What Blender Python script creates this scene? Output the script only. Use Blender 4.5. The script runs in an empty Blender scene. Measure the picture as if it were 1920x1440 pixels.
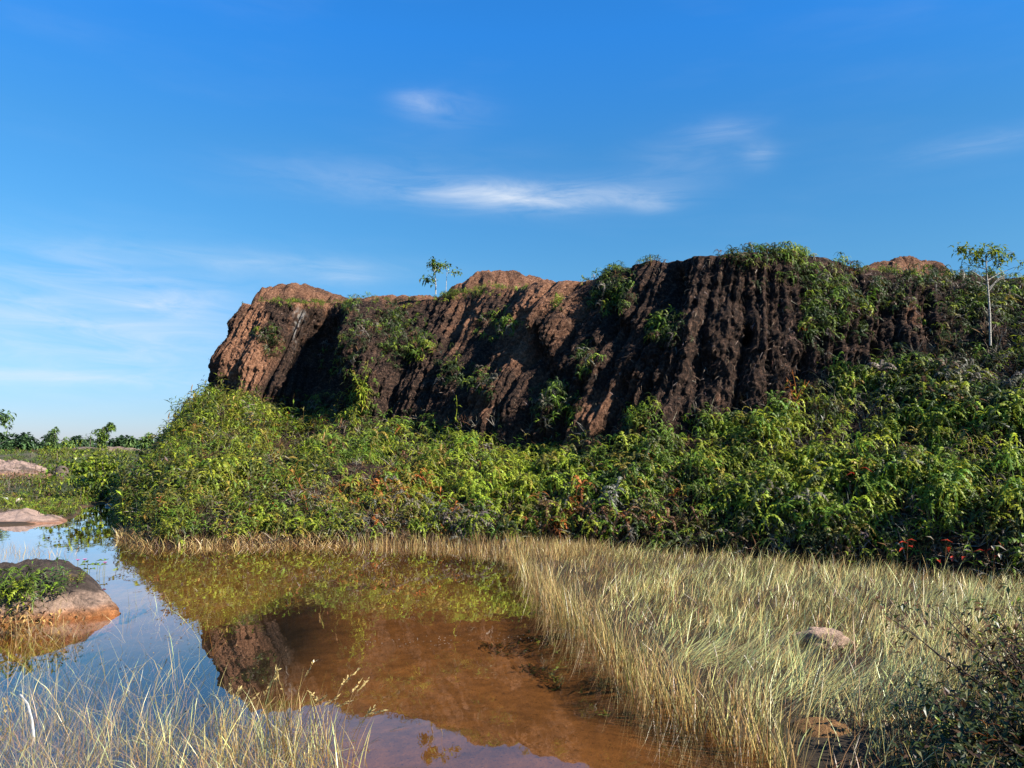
import bpy, math, random
import numpy as np
from mathutils import Vector

random.seed(7)
RNG = np.random.default_rng(11)
SC = bpy.context.scene
COL = SC.collection

# ------------------------------------------------------------------ camera
F_PX, H_CAM, PITCH = 1450.0, 1.7, math.radians(4.65)
cam_d = bpy.data.cameras.new('camera')
cam_d.sensor_width = 36.0
cam_d.lens = 36.0 * F_PX / 1920.0
cam_d.clip_start, cam_d.clip_end = 0.1, 3000
cam = bpy.data.objects.new('camera', cam_d)
cam.location = (0, 0, H_CAM)
cam.rotation_euler = (math.radians(90) + PITCH, 0, 0)
COL.objects.link(cam)
SC.camera = cam

# ------------------------------------------------------------------ sky, sun, exposure
SUN = Vector((0.74, -0.42, 0.56)).normalized()
sun_el = math.asin(SUN.z)
sun_az = math.atan2(SUN.x, SUN.y)
world = bpy.data.worlds.new('World')
SC.world = world
world.use_nodes = True


def build_world():
    nt = world.node_tree
    nt.nodes.clear()
    N, L = nt.nodes, nt.links
    out = N.new('ShaderNodeOutputWorld')
    bg = N.new('ShaderNodeBackground')
    bg.inputs['Strength'].default_value = 0.053
    sky = N.new('ShaderNodeTexSky')
    sky.sky_type = 'NISHITA'
    sky.sun_disc = False
    sky.sun_elevation = sun_el
    sky.sun_rotation = sun_az
    sky.altitude = 0
    sky.air_density = 1.0
    sky.dust_density = 0.25
    sky.ozone_density = 2.2
    hs = N.new('ShaderNodeHueSaturation')
    hs.inputs['Saturation'].default_value = 1.22
    hs.inputs['Hue'].default_value = 0.497
    L.new(sky.outputs[0], hs.inputs['Color'])

    def m(op, a, b=None, c=None):
        n = N.new('ShaderNodeMath')
        n.operation = op
        for i, v in enumerate((a, b, c)):
            if v is None:
                continue
            if isinstance(v, (int, float)):
                n.inputs[i].default_value = v
            else:
                L.new(v, n.inputs[i])
        return n.outputs[0]
    tc = N.new('ShaderNodeTexCoord')
    sep = N.new('ShaderNodeSeparateXYZ')
    L.new(tc.outputs['Generated'], sep.inputs[0])
    x, y, z = sep.outputs
    az = m('ARCTAN2', x, y)
    el = m('ARCSINE', z)
    # cirrus noise, stretched along the wind
    cmb = N.new('ShaderNodeCombineXYZ')
    L.new(m('ADD', az, m('MULTIPLY', el, 0.9)), cmb.inputs[0])
    L.new(m('MULTIPLY', el, 5.0), cmb.inputs[1])
    nz = N.new('ShaderNodeTexNoise')
    nz.inputs['Scale'].default_value = 9.0
    nz.inputs['Detail'].default_value = 9.0
    nz.inputs['Roughness'].default_value = 0.62
    nz.inputs['Distortion'].default_value = 0.7
    L.new(cmb.outputs[0], nz.inputs['Vector'])
    nz2 = N.new('ShaderNodeTexNoise')
    nz2.inputs['Scale'].default_value = 3.0
    nz2.inputs['Detail'].default_value = 5.0
    L.new(cmb.outputs[0], nz2.inputs['Vector'])
    fil = m('MULTIPLY', m('MAXIMUM', m('SUBTRACT', nz.outputs['Fac'], 0.27), 0.0), 2.3)

    # px, py of cloud centre -> azimuth / elevation
    def ae(px, py):
        return math.atan((px - 960) / F_PX), math.atan((838 - py) / F_PX)
    clouds = [(1000, 360, 190, 24, .74, 0), (870, 348, 100, 16, .36, 0), (1120, 370, 110, 15, .40, 0), (690, 335, 210, 34, .20, 0),
              (775, 178, 44, 18, .30, 0), (840, 190, 80, 30, .16, 0), (1370, 250, 66, 18, .24, 0),
              (1435, 305, 30, 22, .22, 0), (1240, 385, 44, 14, .30, 0), (1870, 342, 110, 18, .18, 0), (1290, 300, 110, 40, .12, 0),
              (140, 640, 330, 95, .62, 0), (300, 585, 70, 24, .34, 0), (90, 725, 270, 11, .40, 0),
              (480, 505, 280, 22, .24, 0), (640, 520, 60, 18, .26, 0), (120, 530, 70, 22, .2, 0)]
    tot = None
    for px, py, sx, sy, st, _ in clouds:
        a0, e0 = ae(px, py)
        da = m('DIVIDE', m('SUBTRACT', az, a0), sx / F_PX)
        de = m('DIVIDE', m('SUBTRACT', el, e0), sy / F_PX)
        r2 = m('ADD', m('MULTIPLY', da, da), m('MULTIPLY', de, de))
        g = m('MULTIPLY', m('POWER', 2.718, m('MULTIPLY', r2, -1.0)), st)
        tot = g if tot is None else m('ADD', tot, g)
    # thin cirrus everywhere else on the sky as well
    gen = m('MULTIPLY', m('MAXIMUM', m('SUBTRACT', nz2.outputs['Fac'], 0.5), 0.0), 0.18)
    cov = m('MULTIPLY', m('ADD', tot, gen), m('ADD', m('MULTIPLY', fil, 0.86), 0.08))
    cov = m('MINIMUM', cov, 0.85)
    # moist tropical air: clearer blue overhead, pale blue rather than yellow at the horizon (same all the way round)
    rp = N.new('ShaderNodeValToRGB')
    L.new(m('DIVIDE', el, 0.6), rp.inputs[0])
    stops = [(0.0, (.50, .57, .98)), (.087, (.46, .62, .92)), (.378, (.59, .93, 1.05)), (.61, (.54, 1.05, 1.28)), (.84, (.41, 1.2, 1.75))]
    e = rp.color_ramp.elements
    while len(e) < len(stops):
        e.new(0.5)
    for q, (p, c) in zip(e, stops):
        q.position, q.color = p, (c[0] / 2, c[1] / 2, c[2] / 2, 1)
    tint = N.new('ShaderNodeVectorMath')
    tint.operation = 'MULTIPLY'
    L.new(hs.outputs[0], tint.inputs[0])
    L.new(rp.outputs[0], tint.inputs[1])
    t2 = N.new('ShaderNodeVectorMath')
    t2.operation = 'SCALE'
    t2.inputs['Scale'].default_value = 2.0
    L.new(tint.outputs[0], t2.inputs[0])
    mix = N.new('ShaderNodeMix')
    mix.data_type = 'RGBA'
    L.new(cov, mix.inputs['Factor'])
    L.new(t2.outputs[0], mix.inputs['A'])
    mix.inputs['B'].default_value = (5.6, 6.1, 6.8, 1)
    L.new(mix.outputs['Result'], bg.inputs['Color'])
    L.new(bg.outputs[0], out.inputs['Surface'])


build_world()
sun_d = bpy.data.lights.new('sun', 'SUN')
sun_d.energy = 5.0
sun_d.angle = math.radians(0.53)
sun_d.color = (1.0, 0.93, 0.82)
sun_o = bpy.data.objects.new('sun', sun_d)
sun_o.rotation_euler = SUN.to_track_quat('Z', 'Y').to_euler()
sun_o.location = (20, -10, 20)
COL.objects.link(sun_o)
SC.view_settings.view_transform = 'Standard'
SC.view_settings.look = 'None'
SC.view_settings.exposure = 1.47
SC.view_settings.gamma = 1.0
SC.view_settings.use_curve_mapping = False
SC.render.engine = 'CYCLES'
SC.cycles.max_bounces = 8
SC.cycles.diffuse_bounces = 2
SC.cycles.glossy_bounces = 3
SC.cycles.transmission_bounces = 3
SC.cycles.transparent_max_bounces = 8
SC.cycles.caustics_reflective = False
SC.cycles.caustics_refractive = False


# ------------------------------------------------------------------ noise and maths helpers
def _hash(ix, iy, iz, seed):
    with np.errstate(over='ignore'):
        h = (ix.astype(np.uint32) * np.uint32(374761393) + iy.astype(np.uint32) * np.uint32(668265263)
             + iz.astype(np.uint32) * np.uint32(2147483647) + np.uint32((seed * 1274126177) & 0xffffffff))
        h = (h ^ (h >> np.uint32(13))) * np.uint32(1274126177)
        h = (h ^ (h >> np.uint32(15))) * np.uint32(2246822519)
        h = h ^ (h >> np.uint32(16))
    return h.astype(np.float32) / np.float32(4294967295.0)


def vnoise(x, y, z=0.0, seed=0):
    x = np.asarray(x, np.float32)
    y = np.asarray(y, np.float32) + np.zeros_like(x)
    z = np.asarray(z, np.float32) + np.zeros_like(x)
    xi, yi, zi = np.floor(x), np.floor(y), np.floor(z)
    fx, fy, fz = x - xi, y - yi, z - zi
    fx, fy, fz = [t * t * (3 - 2 * t) for t in (fx, fy, fz)]
    xi, yi, zi = [t.astype(np.int64) for t in (xi, yi, zi)]
    r = 0
    for dx in (0, 1):
        for dy in (0, 1):
            for dz in (0, 1):
                w = (fx if dx else 1 - fx) * (fy if dy else 1 - fy) * (fz if dz else 1 - fz)
                r = r + w * _hash(xi + dx, yi + dy, zi + dz, seed)
    return r * 2 - 1


def fbm(x, y, z=0.0, oct=4, seed=0, gain=0.5):
    a, f, r, t = 1.0, 1.0, 0, 0.0
    for o in range(oct):
        r = r + a * vnoise(np.asarray(x) * f, np.asarray(y) * f, np.asarray(z) * f, seed + o * 17)
        t += a
        a *= gain
        f *= 2.03
    return r / t


def sstep(a, b, x):
    t = np.clip((np.asarray(x, float) - a) / (b - a), 0, 1)
    return t * t * (3 - 2 * t)


CT, ST = math.cos(PITCH), math.sin(PITCH)


def pix(px, py, d):
    """world point seen at photo pixel (px, py) at distance y = d"""
    a, b = (px - 960) / F_PX, (720 - py) / F_PX
    ry = CT - b * ST
    k = d / ry
    return np.array([a * k, d, H_CAM + (ST + b * CT) * k])


def pixz(px, py, z=0.0):
    """world point seen at photo pixel (px, py) on the level z"""
    a, b = (px - 960) / F_PX, (720 - py) / F_PX
    ry, rz = CT - b * ST, ST + b * CT
    k = (z - H_CAM) / rz
    return np.array([a * k, ry * k, z])


def proj(P):
    P = np.asarray(P, float)
    dx, dy, dz = P[..., 0], P[..., 1], P[..., 2] - H_CAM
    cz = dy * CT + dz * ST
    cy = -dy * ST + dz * CT
    cz = np.where(cz > 0.05, cz, 0.05)
    return 960 + F_PX * dx / cz, 720 - F_PX * cy / cz


# ------------------------------------------------------------------ mesh helpers
def tag(o, label=None, cat=None, group=None, kind=None):
    if label:
        o['label'] = label
    if cat:
        o['category'] = cat
    if group:
        o['group'] = group
    if kind:
        o['kind'] = kind
    return o


def thing(name, label, cat, loc=(0, 0, 0), group=None, rz=0.0):
    o = bpy.data.objects.new(name, None)
    o.empty_display_size = 0.1
    o.location = tuple(float(v) for v in loc)
    o.rotation_euler = (0, 0, rz)
    COL.objects.link(o)
    return tag(o, label, cat, group)


class Geo:
    def __init__(s):
        s.V, s.F, s.C, s.n = [], [], [], 0

    def add(s, V, F, C):
        V = np.asarray(V, np.float32).reshape(-1, 3)
        F = np.asarray(F, np.int64).reshape(-1, 3)
        C = np.asarray(C, np.float32)
        if C.ndim == 1:
            C = np.tile(C[:3], (len(V), 1))
        s.V.append(V)
        s.F.append(F + s.n)
        s.C.append(C)
        s.n += len(V)
        return s

    def inst(s, tpl, M, T, C):
        """copies of template (V, F, K): K multiplies the colour of each copy"""
        V, F, K = tpl
        n, nv = len(T), len(V)
        if n == 0:
            return s
        P = np.einsum('nij,vj->nvi', M, V) + T[:, None, :]
        FF = (F[None] + (np.arange(n) * nv)[:, None, None]).reshape(-1, 3)
        CC = (C[:, None, :] * K[None]).reshape(-1, 3)
        return s.add(P.reshape(-1, 3), FF, CC)

    def build(s, name, mat, parent=None, smooth=False, data_only=False):
        V, F, C = np.concatenate(s.V), np.concatenate(s.F), np.concatenate(s.C)
        return mesh_object(name, V, F, mat, {'col': C}, parent, smooth, data_only)


def mesh_object(name, V, F, mat, attrs=None, parent=None, smooth=False, data_only=False):
    me = bpy.data.meshes.new(name)
    V = np.ascontiguousarray(V, np.float32)
    F = np.ascontiguousarray(F, np.int32)
    k = F.shape[1]
    me.vertices.add(len(V))
    me.vertices.foreach_set('co', V.ravel())
    me.loops.add(F.size)
    me.loops.foreach_set('vertex_index', F.ravel())
    me.polygons.add(len(F))
    me.polygons.foreach_set('loop_start', np.arange(0, F.size, k, dtype=np.int32))
    me.polygons.foreach_set('loop_total', np.full(len(F), k, np.int32))
    me.polygons.foreach_set('use_smooth', np.full(len(F), smooth, bool))
    me.update(calc_edges=True)
    for an, A in (attrs or {}).items():
        A = np.asarray(A, np.float32)
        if A.ndim == 2:
            at = me.attributes.new(an, 'FLOAT_COLOR', 'POINT')
            at.data.foreach_set('color', np.concatenate([A, np.ones((len(A), 1), np.float32)], 1).ravel())
        else:
            at = me.attributes.new(an, 'FLOAT', 'POINT')
            at.data.foreach_set('value', A.ravel())
    me.materials.append(mat)
    if data_only:
        return me
    o = bpy.data.objects.new(name, me)
    COL.objects.link(o)
    if parent is not None:
        o.parent = parent
    return o


def grid_faces(nu, nv):
    i = np.arange(nu * nv).reshape(nu, nv)
    return np.stack([i[:-1, :-1], i[1:, :-1], i[1:, 1:], i[:-1, 1:]], -1).reshape(-1, 4)


def frames(N, spin, scale):
    """rotation*scale matrices taking +Z to N with a random spin"""
    N = N / np.linalg.norm(N, axis=1, keepdims=True)
    ref = np.tile(np.array([[0.31, 0.95, 0.02]]), (len(N), 1))
    X = np.cross(ref, N)
    X /= np.linalg.norm(X, axis=1, keepdims=True)
    Y = np.cross(N, X)
    c, s_ = np.cos(spin)[:, None], np.sin(spin)[:, None]
    X2, Y2 = X * c + Y * s_, -X * s_ + Y * c
    return np.stack([X2, Y2, N], -1) * np.asarray(scale).reshape(-1, 1, 1)


def tube(pts, rad, sides=5):
    pts = np.asarray(pts, float)
    n = len(pts)
    rad = np.broadcast_to(np.asarray(rad, float), (n,))
    T = np.gradient(pts, axis=0)
    T /= np.linalg.norm(T, axis=1, keepdims=True) + 1e-9
    ref = np.array([0.3, 0.9, 0.1]) if abs(T[0, 2]) > 0.6 else np.array([0, 0, 1.0])
    A = np.cross(T, ref)
    A /= np.linalg.norm(A, axis=1, keepdims=True) + 1e-9
    B = np.cross(T, A)
    th = np.arange(sides) * 2 * np.pi / sides
    V = pts[:, None] + rad[:, None, None] * (A[:, None] * np.cos(th)[None, :, None] + B[:, None] * np.sin(th)[None, :, None])
    F = []
    for i in range(n - 1):
        for j in range(sides):
            a, b = i * sides + j, i * sides + (j + 1) % sides
            F += [(a, b, a + sides), (b, b + sides, a + sides)]
    return V.reshape(-1, 3), np.array(F)


# ------------------------------------------------------------------ materials
def new_mat(name):
    m = bpy.data.materials.new(name)
    m.use_nodes = True
    m.node_tree.nodes.clear()
    return m, m.node_tree.nodes, m.node_tree.links


def foliage_mat(name, trans=0.28, rough=0.5, spec=0.35, vary=0.35, scale=14.0):
    m, N, L = new_mat(name)
    out = N.new('ShaderNodeOutputMaterial')
    at = N.new('ShaderNodeAttribute')
    at.attribute_name = 'col'
    tc = N.new('ShaderNodeTexCoord')
    nz = N.new('ShaderNodeTexNoise')
    nz.inputs['Scale'].default_value = scale
    nz.inputs['Detail'].default_value = 3
    L.new(tc.outputs['Object'], nz.inputs['Vector'])
    mr = N.new('ShaderNodeMapRange')
    mr.inputs['From Min'].default_value = 0.3
    mr.inputs['From Max'].default_value = 0.7
    mr.inputs['To Min'].default_value = 1 - vary
    mr.inputs['To Max'].default_value = 1 + vary
    L.new(nz.outputs['Fac'], mr.inputs['Value'])
    mul = N.new('ShaderNodeVectorMath')
    mul.operation = 'SCALE'
    L.new(at.outputs['Color'], mul.inputs[0])
    L.new(mr.outputs[0], mul.inputs['Scale'])
    pb = N.new('ShaderNodeBsdfPrincipled')
    pb.inputs['Roughness'].default_value = rough
    pb.inputs['Specular IOR Level'].default_value = spec
    L.new(mul.outputs[0], pb.inputs['Base Color'])
    tl = N.new('ShaderNodeBsdfTranslucent')
    L.new(mul.outputs[0], tl.inputs['Color'])
    mx = N.new('ShaderNodeMixShader')
    mx.inputs[0].default_value = trans
    L.new(pb.outputs[0], mx.inputs[1])
    L.new(tl.outputs[0], mx.inputs[2])
    L.new(mx.outputs[0], out.inputs['Surface'])
    return m


def ramp(N, stops):
    r = N.new('ShaderNodeValToRGB')
    e = r.color_ramp.elements
    while len(e) < len(stops):
        e.new(0.5)
    for el_, (p, c) in zip(e, stops):
        el_.position = p
        el_.color = (*c, 1)
    return r


def soil_mat():
    """weathered clay: dark root crust with fresh pink-orange clay where the attribute says it has broken away"""
    m, N, L = new_mat('eroded clay')
    out = N.new('ShaderNodeOutputMaterial')
    pb = N.new('ShaderNodeBsdfPrincipled')
    pb.inputs['Roughness'].default_value = 0.92
    pb.inputs['Specular IOR Level'].default_value = 0.15
    tc = N.new('ShaderNodeTexCoord')

    def noise(scale, detail=6, rough=0.6, sx=(1, 1, 1)):
        mp = N.new('ShaderNodeMapping')
        mp.inputs['Scale'].default_value = sx
        L.new(tc.outputs['Object'], mp.inputs['Vector'])
        n = N.new('ShaderNodeTexNoise')
        n.inputs['Scale'].default_value = scale
        n.inputs['Detail'].default_value = detail
        n.inputs['Roughness'].default_value = rough
        L.new(mp.outputs[0], n.inputs['Vector'])
        return n.outputs['Fac']
    n1 = noise(13, 9, 0.76)
    n2 = noise(34, 6, 0.75, (1, 1, 0.30))
    n3 = noise(1.3, 5, 0.6)
    crust = ramp(N, [(0.37, (0.006, 0.0045, 0.004)), (0.49, (0.026, 0.0155, 0.011)), (0.59, (0.080, 0.046, 0.031)), (0.70, (0.20, 0.120, 0.080))])
    L.new(n1, crust.inputs[0])
    fresh = ramp(N, [(0.30, (0.045, 0.022, 0.013)), (0.48, (0.180, 0.084, 0.046)), (0.60, (0.31, 0.160, 0.092)), (0.78, (0.44, 0.290, 0.200))])
    L.new(n1, fresh.inputs[0])
    at = N.new('ShaderNodeAttribute')
    at.attribute_name = 'fresh'
    add = N.new('ShaderNodeMath')
    add.operation = 'MULTIPLY_ADD'
    L.new(n3, add.inputs[0])
    add.inputs[1].default_value = 0.9
    L.new(at.outputs['Fac'], add.inputs[2])
    mr = N.new('ShaderNodeMapRange')
    mr.inputs['From Min'].default_value = 0.62
    mr.inputs['From Max'].default_value = 1.05
    L.new(add.outputs[0], mr.inputs['Value'])
    mx = N.new('ShaderNodeMix')
    mx.data_type = 'RGBA'
    L.new(mr.outputs[0], mx.inputs['Factor'])
    L.new(crust.outputs[0], mx.inputs['A'])
    L.new(fresh.outputs[0], mx.inputs['B'])
    # pale mineral streaks and litter under plants
    at2 = N.new('ShaderNodeAttribute')
    at2.attribute_name = 'pale'
    mx2 = N.new('ShaderNodeMix')
    mx2.data_type = 'RGBA'
    L.new(at2.outputs['Fac'], mx2.inputs['Factor'])
    L.new(mx.outputs['Result'], mx2.inputs['A'])
    mx2.inputs['B'].default_value = (0.45, 0.42, 0.38, 1)
    dk = N.new('ShaderNodeMapRange')
    dk.inputs['From Min'].default_value = 0.32
    dk.inputs['From Max'].default_value = 0.66
    dk.inputs['To Min'].default_value = 0.35
    dk.inputs['To Max'].default_value = 1.55
    L.new(n2, dk.inputs['Value'])
    sc_ = N.new('ShaderNodeVectorMath')
    sc_.operation = 'SCALE'
    L.new(mx2.outputs['Result'], sc_.inputs[0])
    L.new(dk.outputs[0], sc_.inputs['Scale'])
    L.new(sc_.outputs[0], pb.inputs['Base Color'])
    bmp = N.new('ShaderNodeBump')
    bmp.inputs['Strength'].default_value = 1.0
    bmp.inputs['Distance'].default_value = 0.09
    hsum = N.new('ShaderNodeMath')
    hsum.operation = 'ADD'
    L.new(n1, hsum.inputs[0])
    L.new(n2, hsum.inputs[1])
    L.new(hsum.outputs[0], bmp.inputs['Height'])
    L.new(bmp.outputs[0], pb.inputs['Normal'])
    L.new(pb.outputs[0], out.inputs['Surface'])
    return m


def ground_mat():
    m, N, L = new_mat('bare earth and pond mud')
    out = N.new('ShaderNodeOutputMaterial')
    pb = N.new('ShaderNodeBsdfPrincipled')
    pb.inputs['Roughness'].default_value = 0.9
    pb.inputs['Specular IOR Level'].default_value = 0.2
    tc = N.new('ShaderNodeTexCoord')

    def noise(scale, detail=5, rough=0.6, sx=(1, 1, 1)):
        mp = N.new('ShaderNodeMapping')
        mp.inputs['Scale'].default_value = sx
        L.new(tc.outputs['Object'], mp.inputs['Vector'])
        n = N.new('ShaderNodeTexNoise')
        n.inputs['Scale'].default_value = scale
        n.inputs['Detail'].default_value = detail
        n.inputs['Roughness'].default_value = rough
        L.new(mp.outputs[0], n.inputs['Vector'])
        return n.outputs['Fac']
    a_col = N.new('ShaderNodeAttribute')
    a_col.attribute_name = 'col'
    n1, n2 = noise(5, 8, 0.65), noise(38, 4, 0.7)
    n4 = noise(90, 3, 0.6)
    k1 = N.new('ShaderNodeMapRange')
    k1.inputs['From Min'].default_value = 0.3
    k1.inputs['From Max'].default_value = 0.7
    k1.inputs['To Min'].default_value = 0.62
    k1.inputs['To Max'].default_value = 1.35
    L.new(n1, k1.inputs['Value'])
    k2 = N.new('ShaderNodeMapRange')
    k2.inputs['From Min'].default_value = 0.34
    k2.inputs['From Max'].default_value = 0.42
    k2.inputs['To Min'].default_value = 0.35
    k2.inputs['To Max'].default_value = 1.0
    L.new(n2, k2.inputs['Value'])
    k3 = N.new('ShaderNodeMapRange')
    k3.inputs['From Min'].default_value = 0.66
    k3.inputs['From Max'].default_value = 0.74
    k3.inputs['To Min'].default_value = 1.0
    k3.inputs['To Max'].default_value = 1.9
    L.new(n4, k3.inputs['Value'])
    mm = N.new('ShaderNodeMath')
    mm.operation = 'MULTIPLY'
    L.new(k1.outputs[0], mm.inputs[0])
    L.new(k2.outputs[0], mm.inputs[1])
    mm2 = N.new('ShaderNodeMath')
    mm2.operation = 'MULTIPLY'
    L.new(mm.outputs[0], mm2.inputs[0])
    L.new(k3.outputs[0], mm2.inputs[1])
    sc_ = N.new('ShaderNodeVectorMath')
    sc_.operation = 'SCALE'
    L.new(a_col.outputs['Color'], sc_.inputs[0])
    L.new(mm2.outputs[0], sc_.inputs['Scale'])
    L.new(sc_.outputs[0], pb.inputs['Base Color'])
    bmp = N.new('ShaderNodeBump')
    bmp.inputs['Strength'].default_value = 0.6
    bmp.inputs['Distance'].default_value = 0.04
    L.new(n1, bmp.inputs['Height'])
    L.new(bmp.outputs[0], pb.inputs['Normal'])
    L.new(pb.outputs[0], out.inputs['Surface'])
    return m


def water_mat():
    m, N, L = new_mat('tea brown pond water')
    out = N.new('ShaderNodeOutputMaterial')
    gl = N.new('ShaderNodeBsdfGlossy')
    gl.inputs['Roughness'].default_value = 0.0
    gl.inputs['Color'].default_value = (1, 1, 1, 1)
    tr = N.new('ShaderNodeBsdfTransparent')
    tr.inputs['Color'].default_value = (0.86, 0.72, 0.54, 1)
    fr = N.new('ShaderNodeFresnel')
    # seen from below the node would total-reflect (nothing refracts here), so it gets the inverse index there
    ge = N.new('ShaderNodeNewGeometry')
    io = N.new('ShaderNodeMath')
    io.operation = 'MULTIPLY_ADD'
    L.new(ge.outputs['Backfacing'], io.inputs[0])
    io.inputs[1].default_value = 1 / 1.39 - 1.39
    io.inputs[2].default_value = 1.39
    L.new(io.outputs[0], fr.inputs['IOR'])
    tc = N.new('ShaderNodeTexCoord')
    mp = N.new('ShaderNodeMapping')
    mp.inputs['Scale'].default_value = (1.0, 0.45, 1)
    L.new(tc.outputs['Object'], mp.inputs['Vector'])
    nz = N.new('ShaderNodeTexNoise')
    nz.inputs['Scale'].default_value = 2.6
    nz.inputs['Detail'].default_value = 3
    L.new(mp.outputs[0], nz.inputs['Vector'])
    bmp = N.new('ShaderNodeBump')
    bmp.inputs['Strength'].default_value = 0.05
    bmp.inputs['Distance'].default_value = 0.05
    L.new(nz.outputs['Fac'], bmp.inputs['Height'])
    L.new(bmp.outputs[0], gl.inputs['Normal'])
    L.new(bmp.outputs[0], fr.inputs['Normal'])
    mx = N.new('ShaderNodeMixShader')
    bo = N.new('ShaderNodeMath')
    bo.operation = 'MULTIPLY'
    bo.use_clamp = True
    bo.inputs[1].default_value = 1.55
    L.new(fr.outputs[0], bo.inputs[0])
    L.new(bo.outputs[0], mx.inputs[0])
    L.new(tr.outputs[0], mx.inputs[1])
    L.new(gl.outputs[0], mx.inputs[2])
    L.new(mx.outputs[0], out.inputs['Surface'])
    return m


def stone_mat(name):
    m, N, L = new_mat(name)
    out = N.new('ShaderNodeOutputMaterial')
    pb = N.new('ShaderNodeBsdfPrincipled')
    pb.inputs['Roughness'].default_value = 0.85
    pb.inputs['Specular IOR Level'].default_value = 0.25
    at = N.new('ShaderNodeAttribute')
    at.attribute_name = 'col'
    tc = N.new('ShaderNodeTexCoord')
    nz = N.new('ShaderNodeTexNoise')
    nz.inputs['Scale'].default_value = 22
    nz.inputs['Detail'].default_value = 8
    nz.inputs['Roughness'].default_value = 0.7
    L.new(tc.outputs['Object'], nz.inputs['Vector'])
    mr = N.new('ShaderNodeMapRange')
    mr.inputs['From Min'].default_value = 0.3
    mr.inputs['From Max'].default_value = 0.7
    mr.inputs['To Min'].default_value = 0.45
    mr.inputs['To Max'].default_value = 1.5
    L.new(nz.outputs['Fac'], mr.inputs['Value'])
    sc_ = N.new('ShaderNodeVectorMath')
    sc_.operation = 'SCALE'
    L.new(at.outputs['Color'], sc_.inputs[0])
    L.new(mr.outputs[0], sc_.inputs['Scale'])
    L.new(sc_.outputs[0], pb.inputs['Base Color'])
    b = N.new('ShaderNodeBump')
    b.inputs['Strength'].default_value = 1.0
    b.inputs['Distance'].default_value = 0.05
    L.new(nz.outputs['Fac'], b.inputs['Height'])
    L.new(b.outputs[0], pb.inputs['Normal'])
    L.new(pb.outputs[0], out.inputs['Surface'])
    return m


M_SOIL, M_GROUND, M_WATER = soil_mat(), ground_mat(), water_mat()
M_STONE = stone_mat('weathered stone')
M_FERN = foliage_mat('fern frond', 0.36, 0.5, 0.28, 0.35, 6.0)
M_LEAF = foliage_mat('broad leaf', 0.34, 0.42, 0.4, 0.25, 5.0)
M_GRASS = foliage_mat('sedge blade', 0.30, 0.38, 0.5, 0.3, 4.0)
M_DRY = foliage_mat('dry stem', 0.05, 0.8, 0.2, 0.4, 20.0)
M_FAR = foliage_mat('distant foliage', 0.2, 0.6, 0.2, 0.35, 1.2)
M_BARK = stone_mat('pale bark')
M_LITTER = foliage_mat('white plastic scrap', 0.1, 0.5, 0.4, 0.1, 12.0)


# ------------------------------------------------------------------ ground, pond bed and pond
POND = np.array([pixz(*p)[:2] for p in [
    (-900, 1000), (-300, 990), (0, 988), (60, 985), (140, 971), (158, 952), (200, 944), (224, 950), (226, 975), (215, 1002),
    (290, 1024), (400, 1023), (540, 1019), (660, 1021), (760, 1020), (860, 1024), (960, 1034), (1020, 1075), (1050, 1130),
    (1120, 1185), (1190, 1235), (1225, 1290), (1330, 1345), (1430, 1400), (1500, 1470), (1560, 1600), (1500, 2000), (700, 2500),
    (-200, 2400), (-2000, 1900), (-3000, 1300)]])


def poly_sd(X, Y, P):
    """signed distance to polygon, negative inside"""
    d = np.full(X.shape, 1e9)
    ins = np.zeros(X.shape, bool)
    for i in range(len(P)):
        (ax, ay), (bx, by) = P[i], P[(i + 1) % len(P)]
        ex, ey = bx - ax, by - ay
        t = np.clip(((X - ax) * ex + (Y - ay) * ey) / (ex * ex + ey * ey), 0, 1)
        d = np.minimum(d, (X - ax - t * ex) ** 2 + (Y - ay - t * ey) ** 2)
        c = ((ay > Y) != (by > Y)) & (X < (bx - ax) * (Y - ay) / (by - ay + 1e-12) + ax)
        ins ^= c
    return np.where(ins, -1, 1) * np.sqrt(d)


# sandy rises: x, y, rx, ry, height, sand amount
def blob_at(px, py, d, rx, ry, h, s):
    p = pix(px, py, d)
    return (p[0], p[1], rx, ry, h, s)


RISES = [blob_at(205, 845, 66, 3.2, 3.0, 0.45, 0.85), blob_at(140, 842, 68, 2.2, 2.5, 0.35, 0.75),
         blob_at(100, 860, 50, 4, 3, 0.25, 0.15)]


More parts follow.
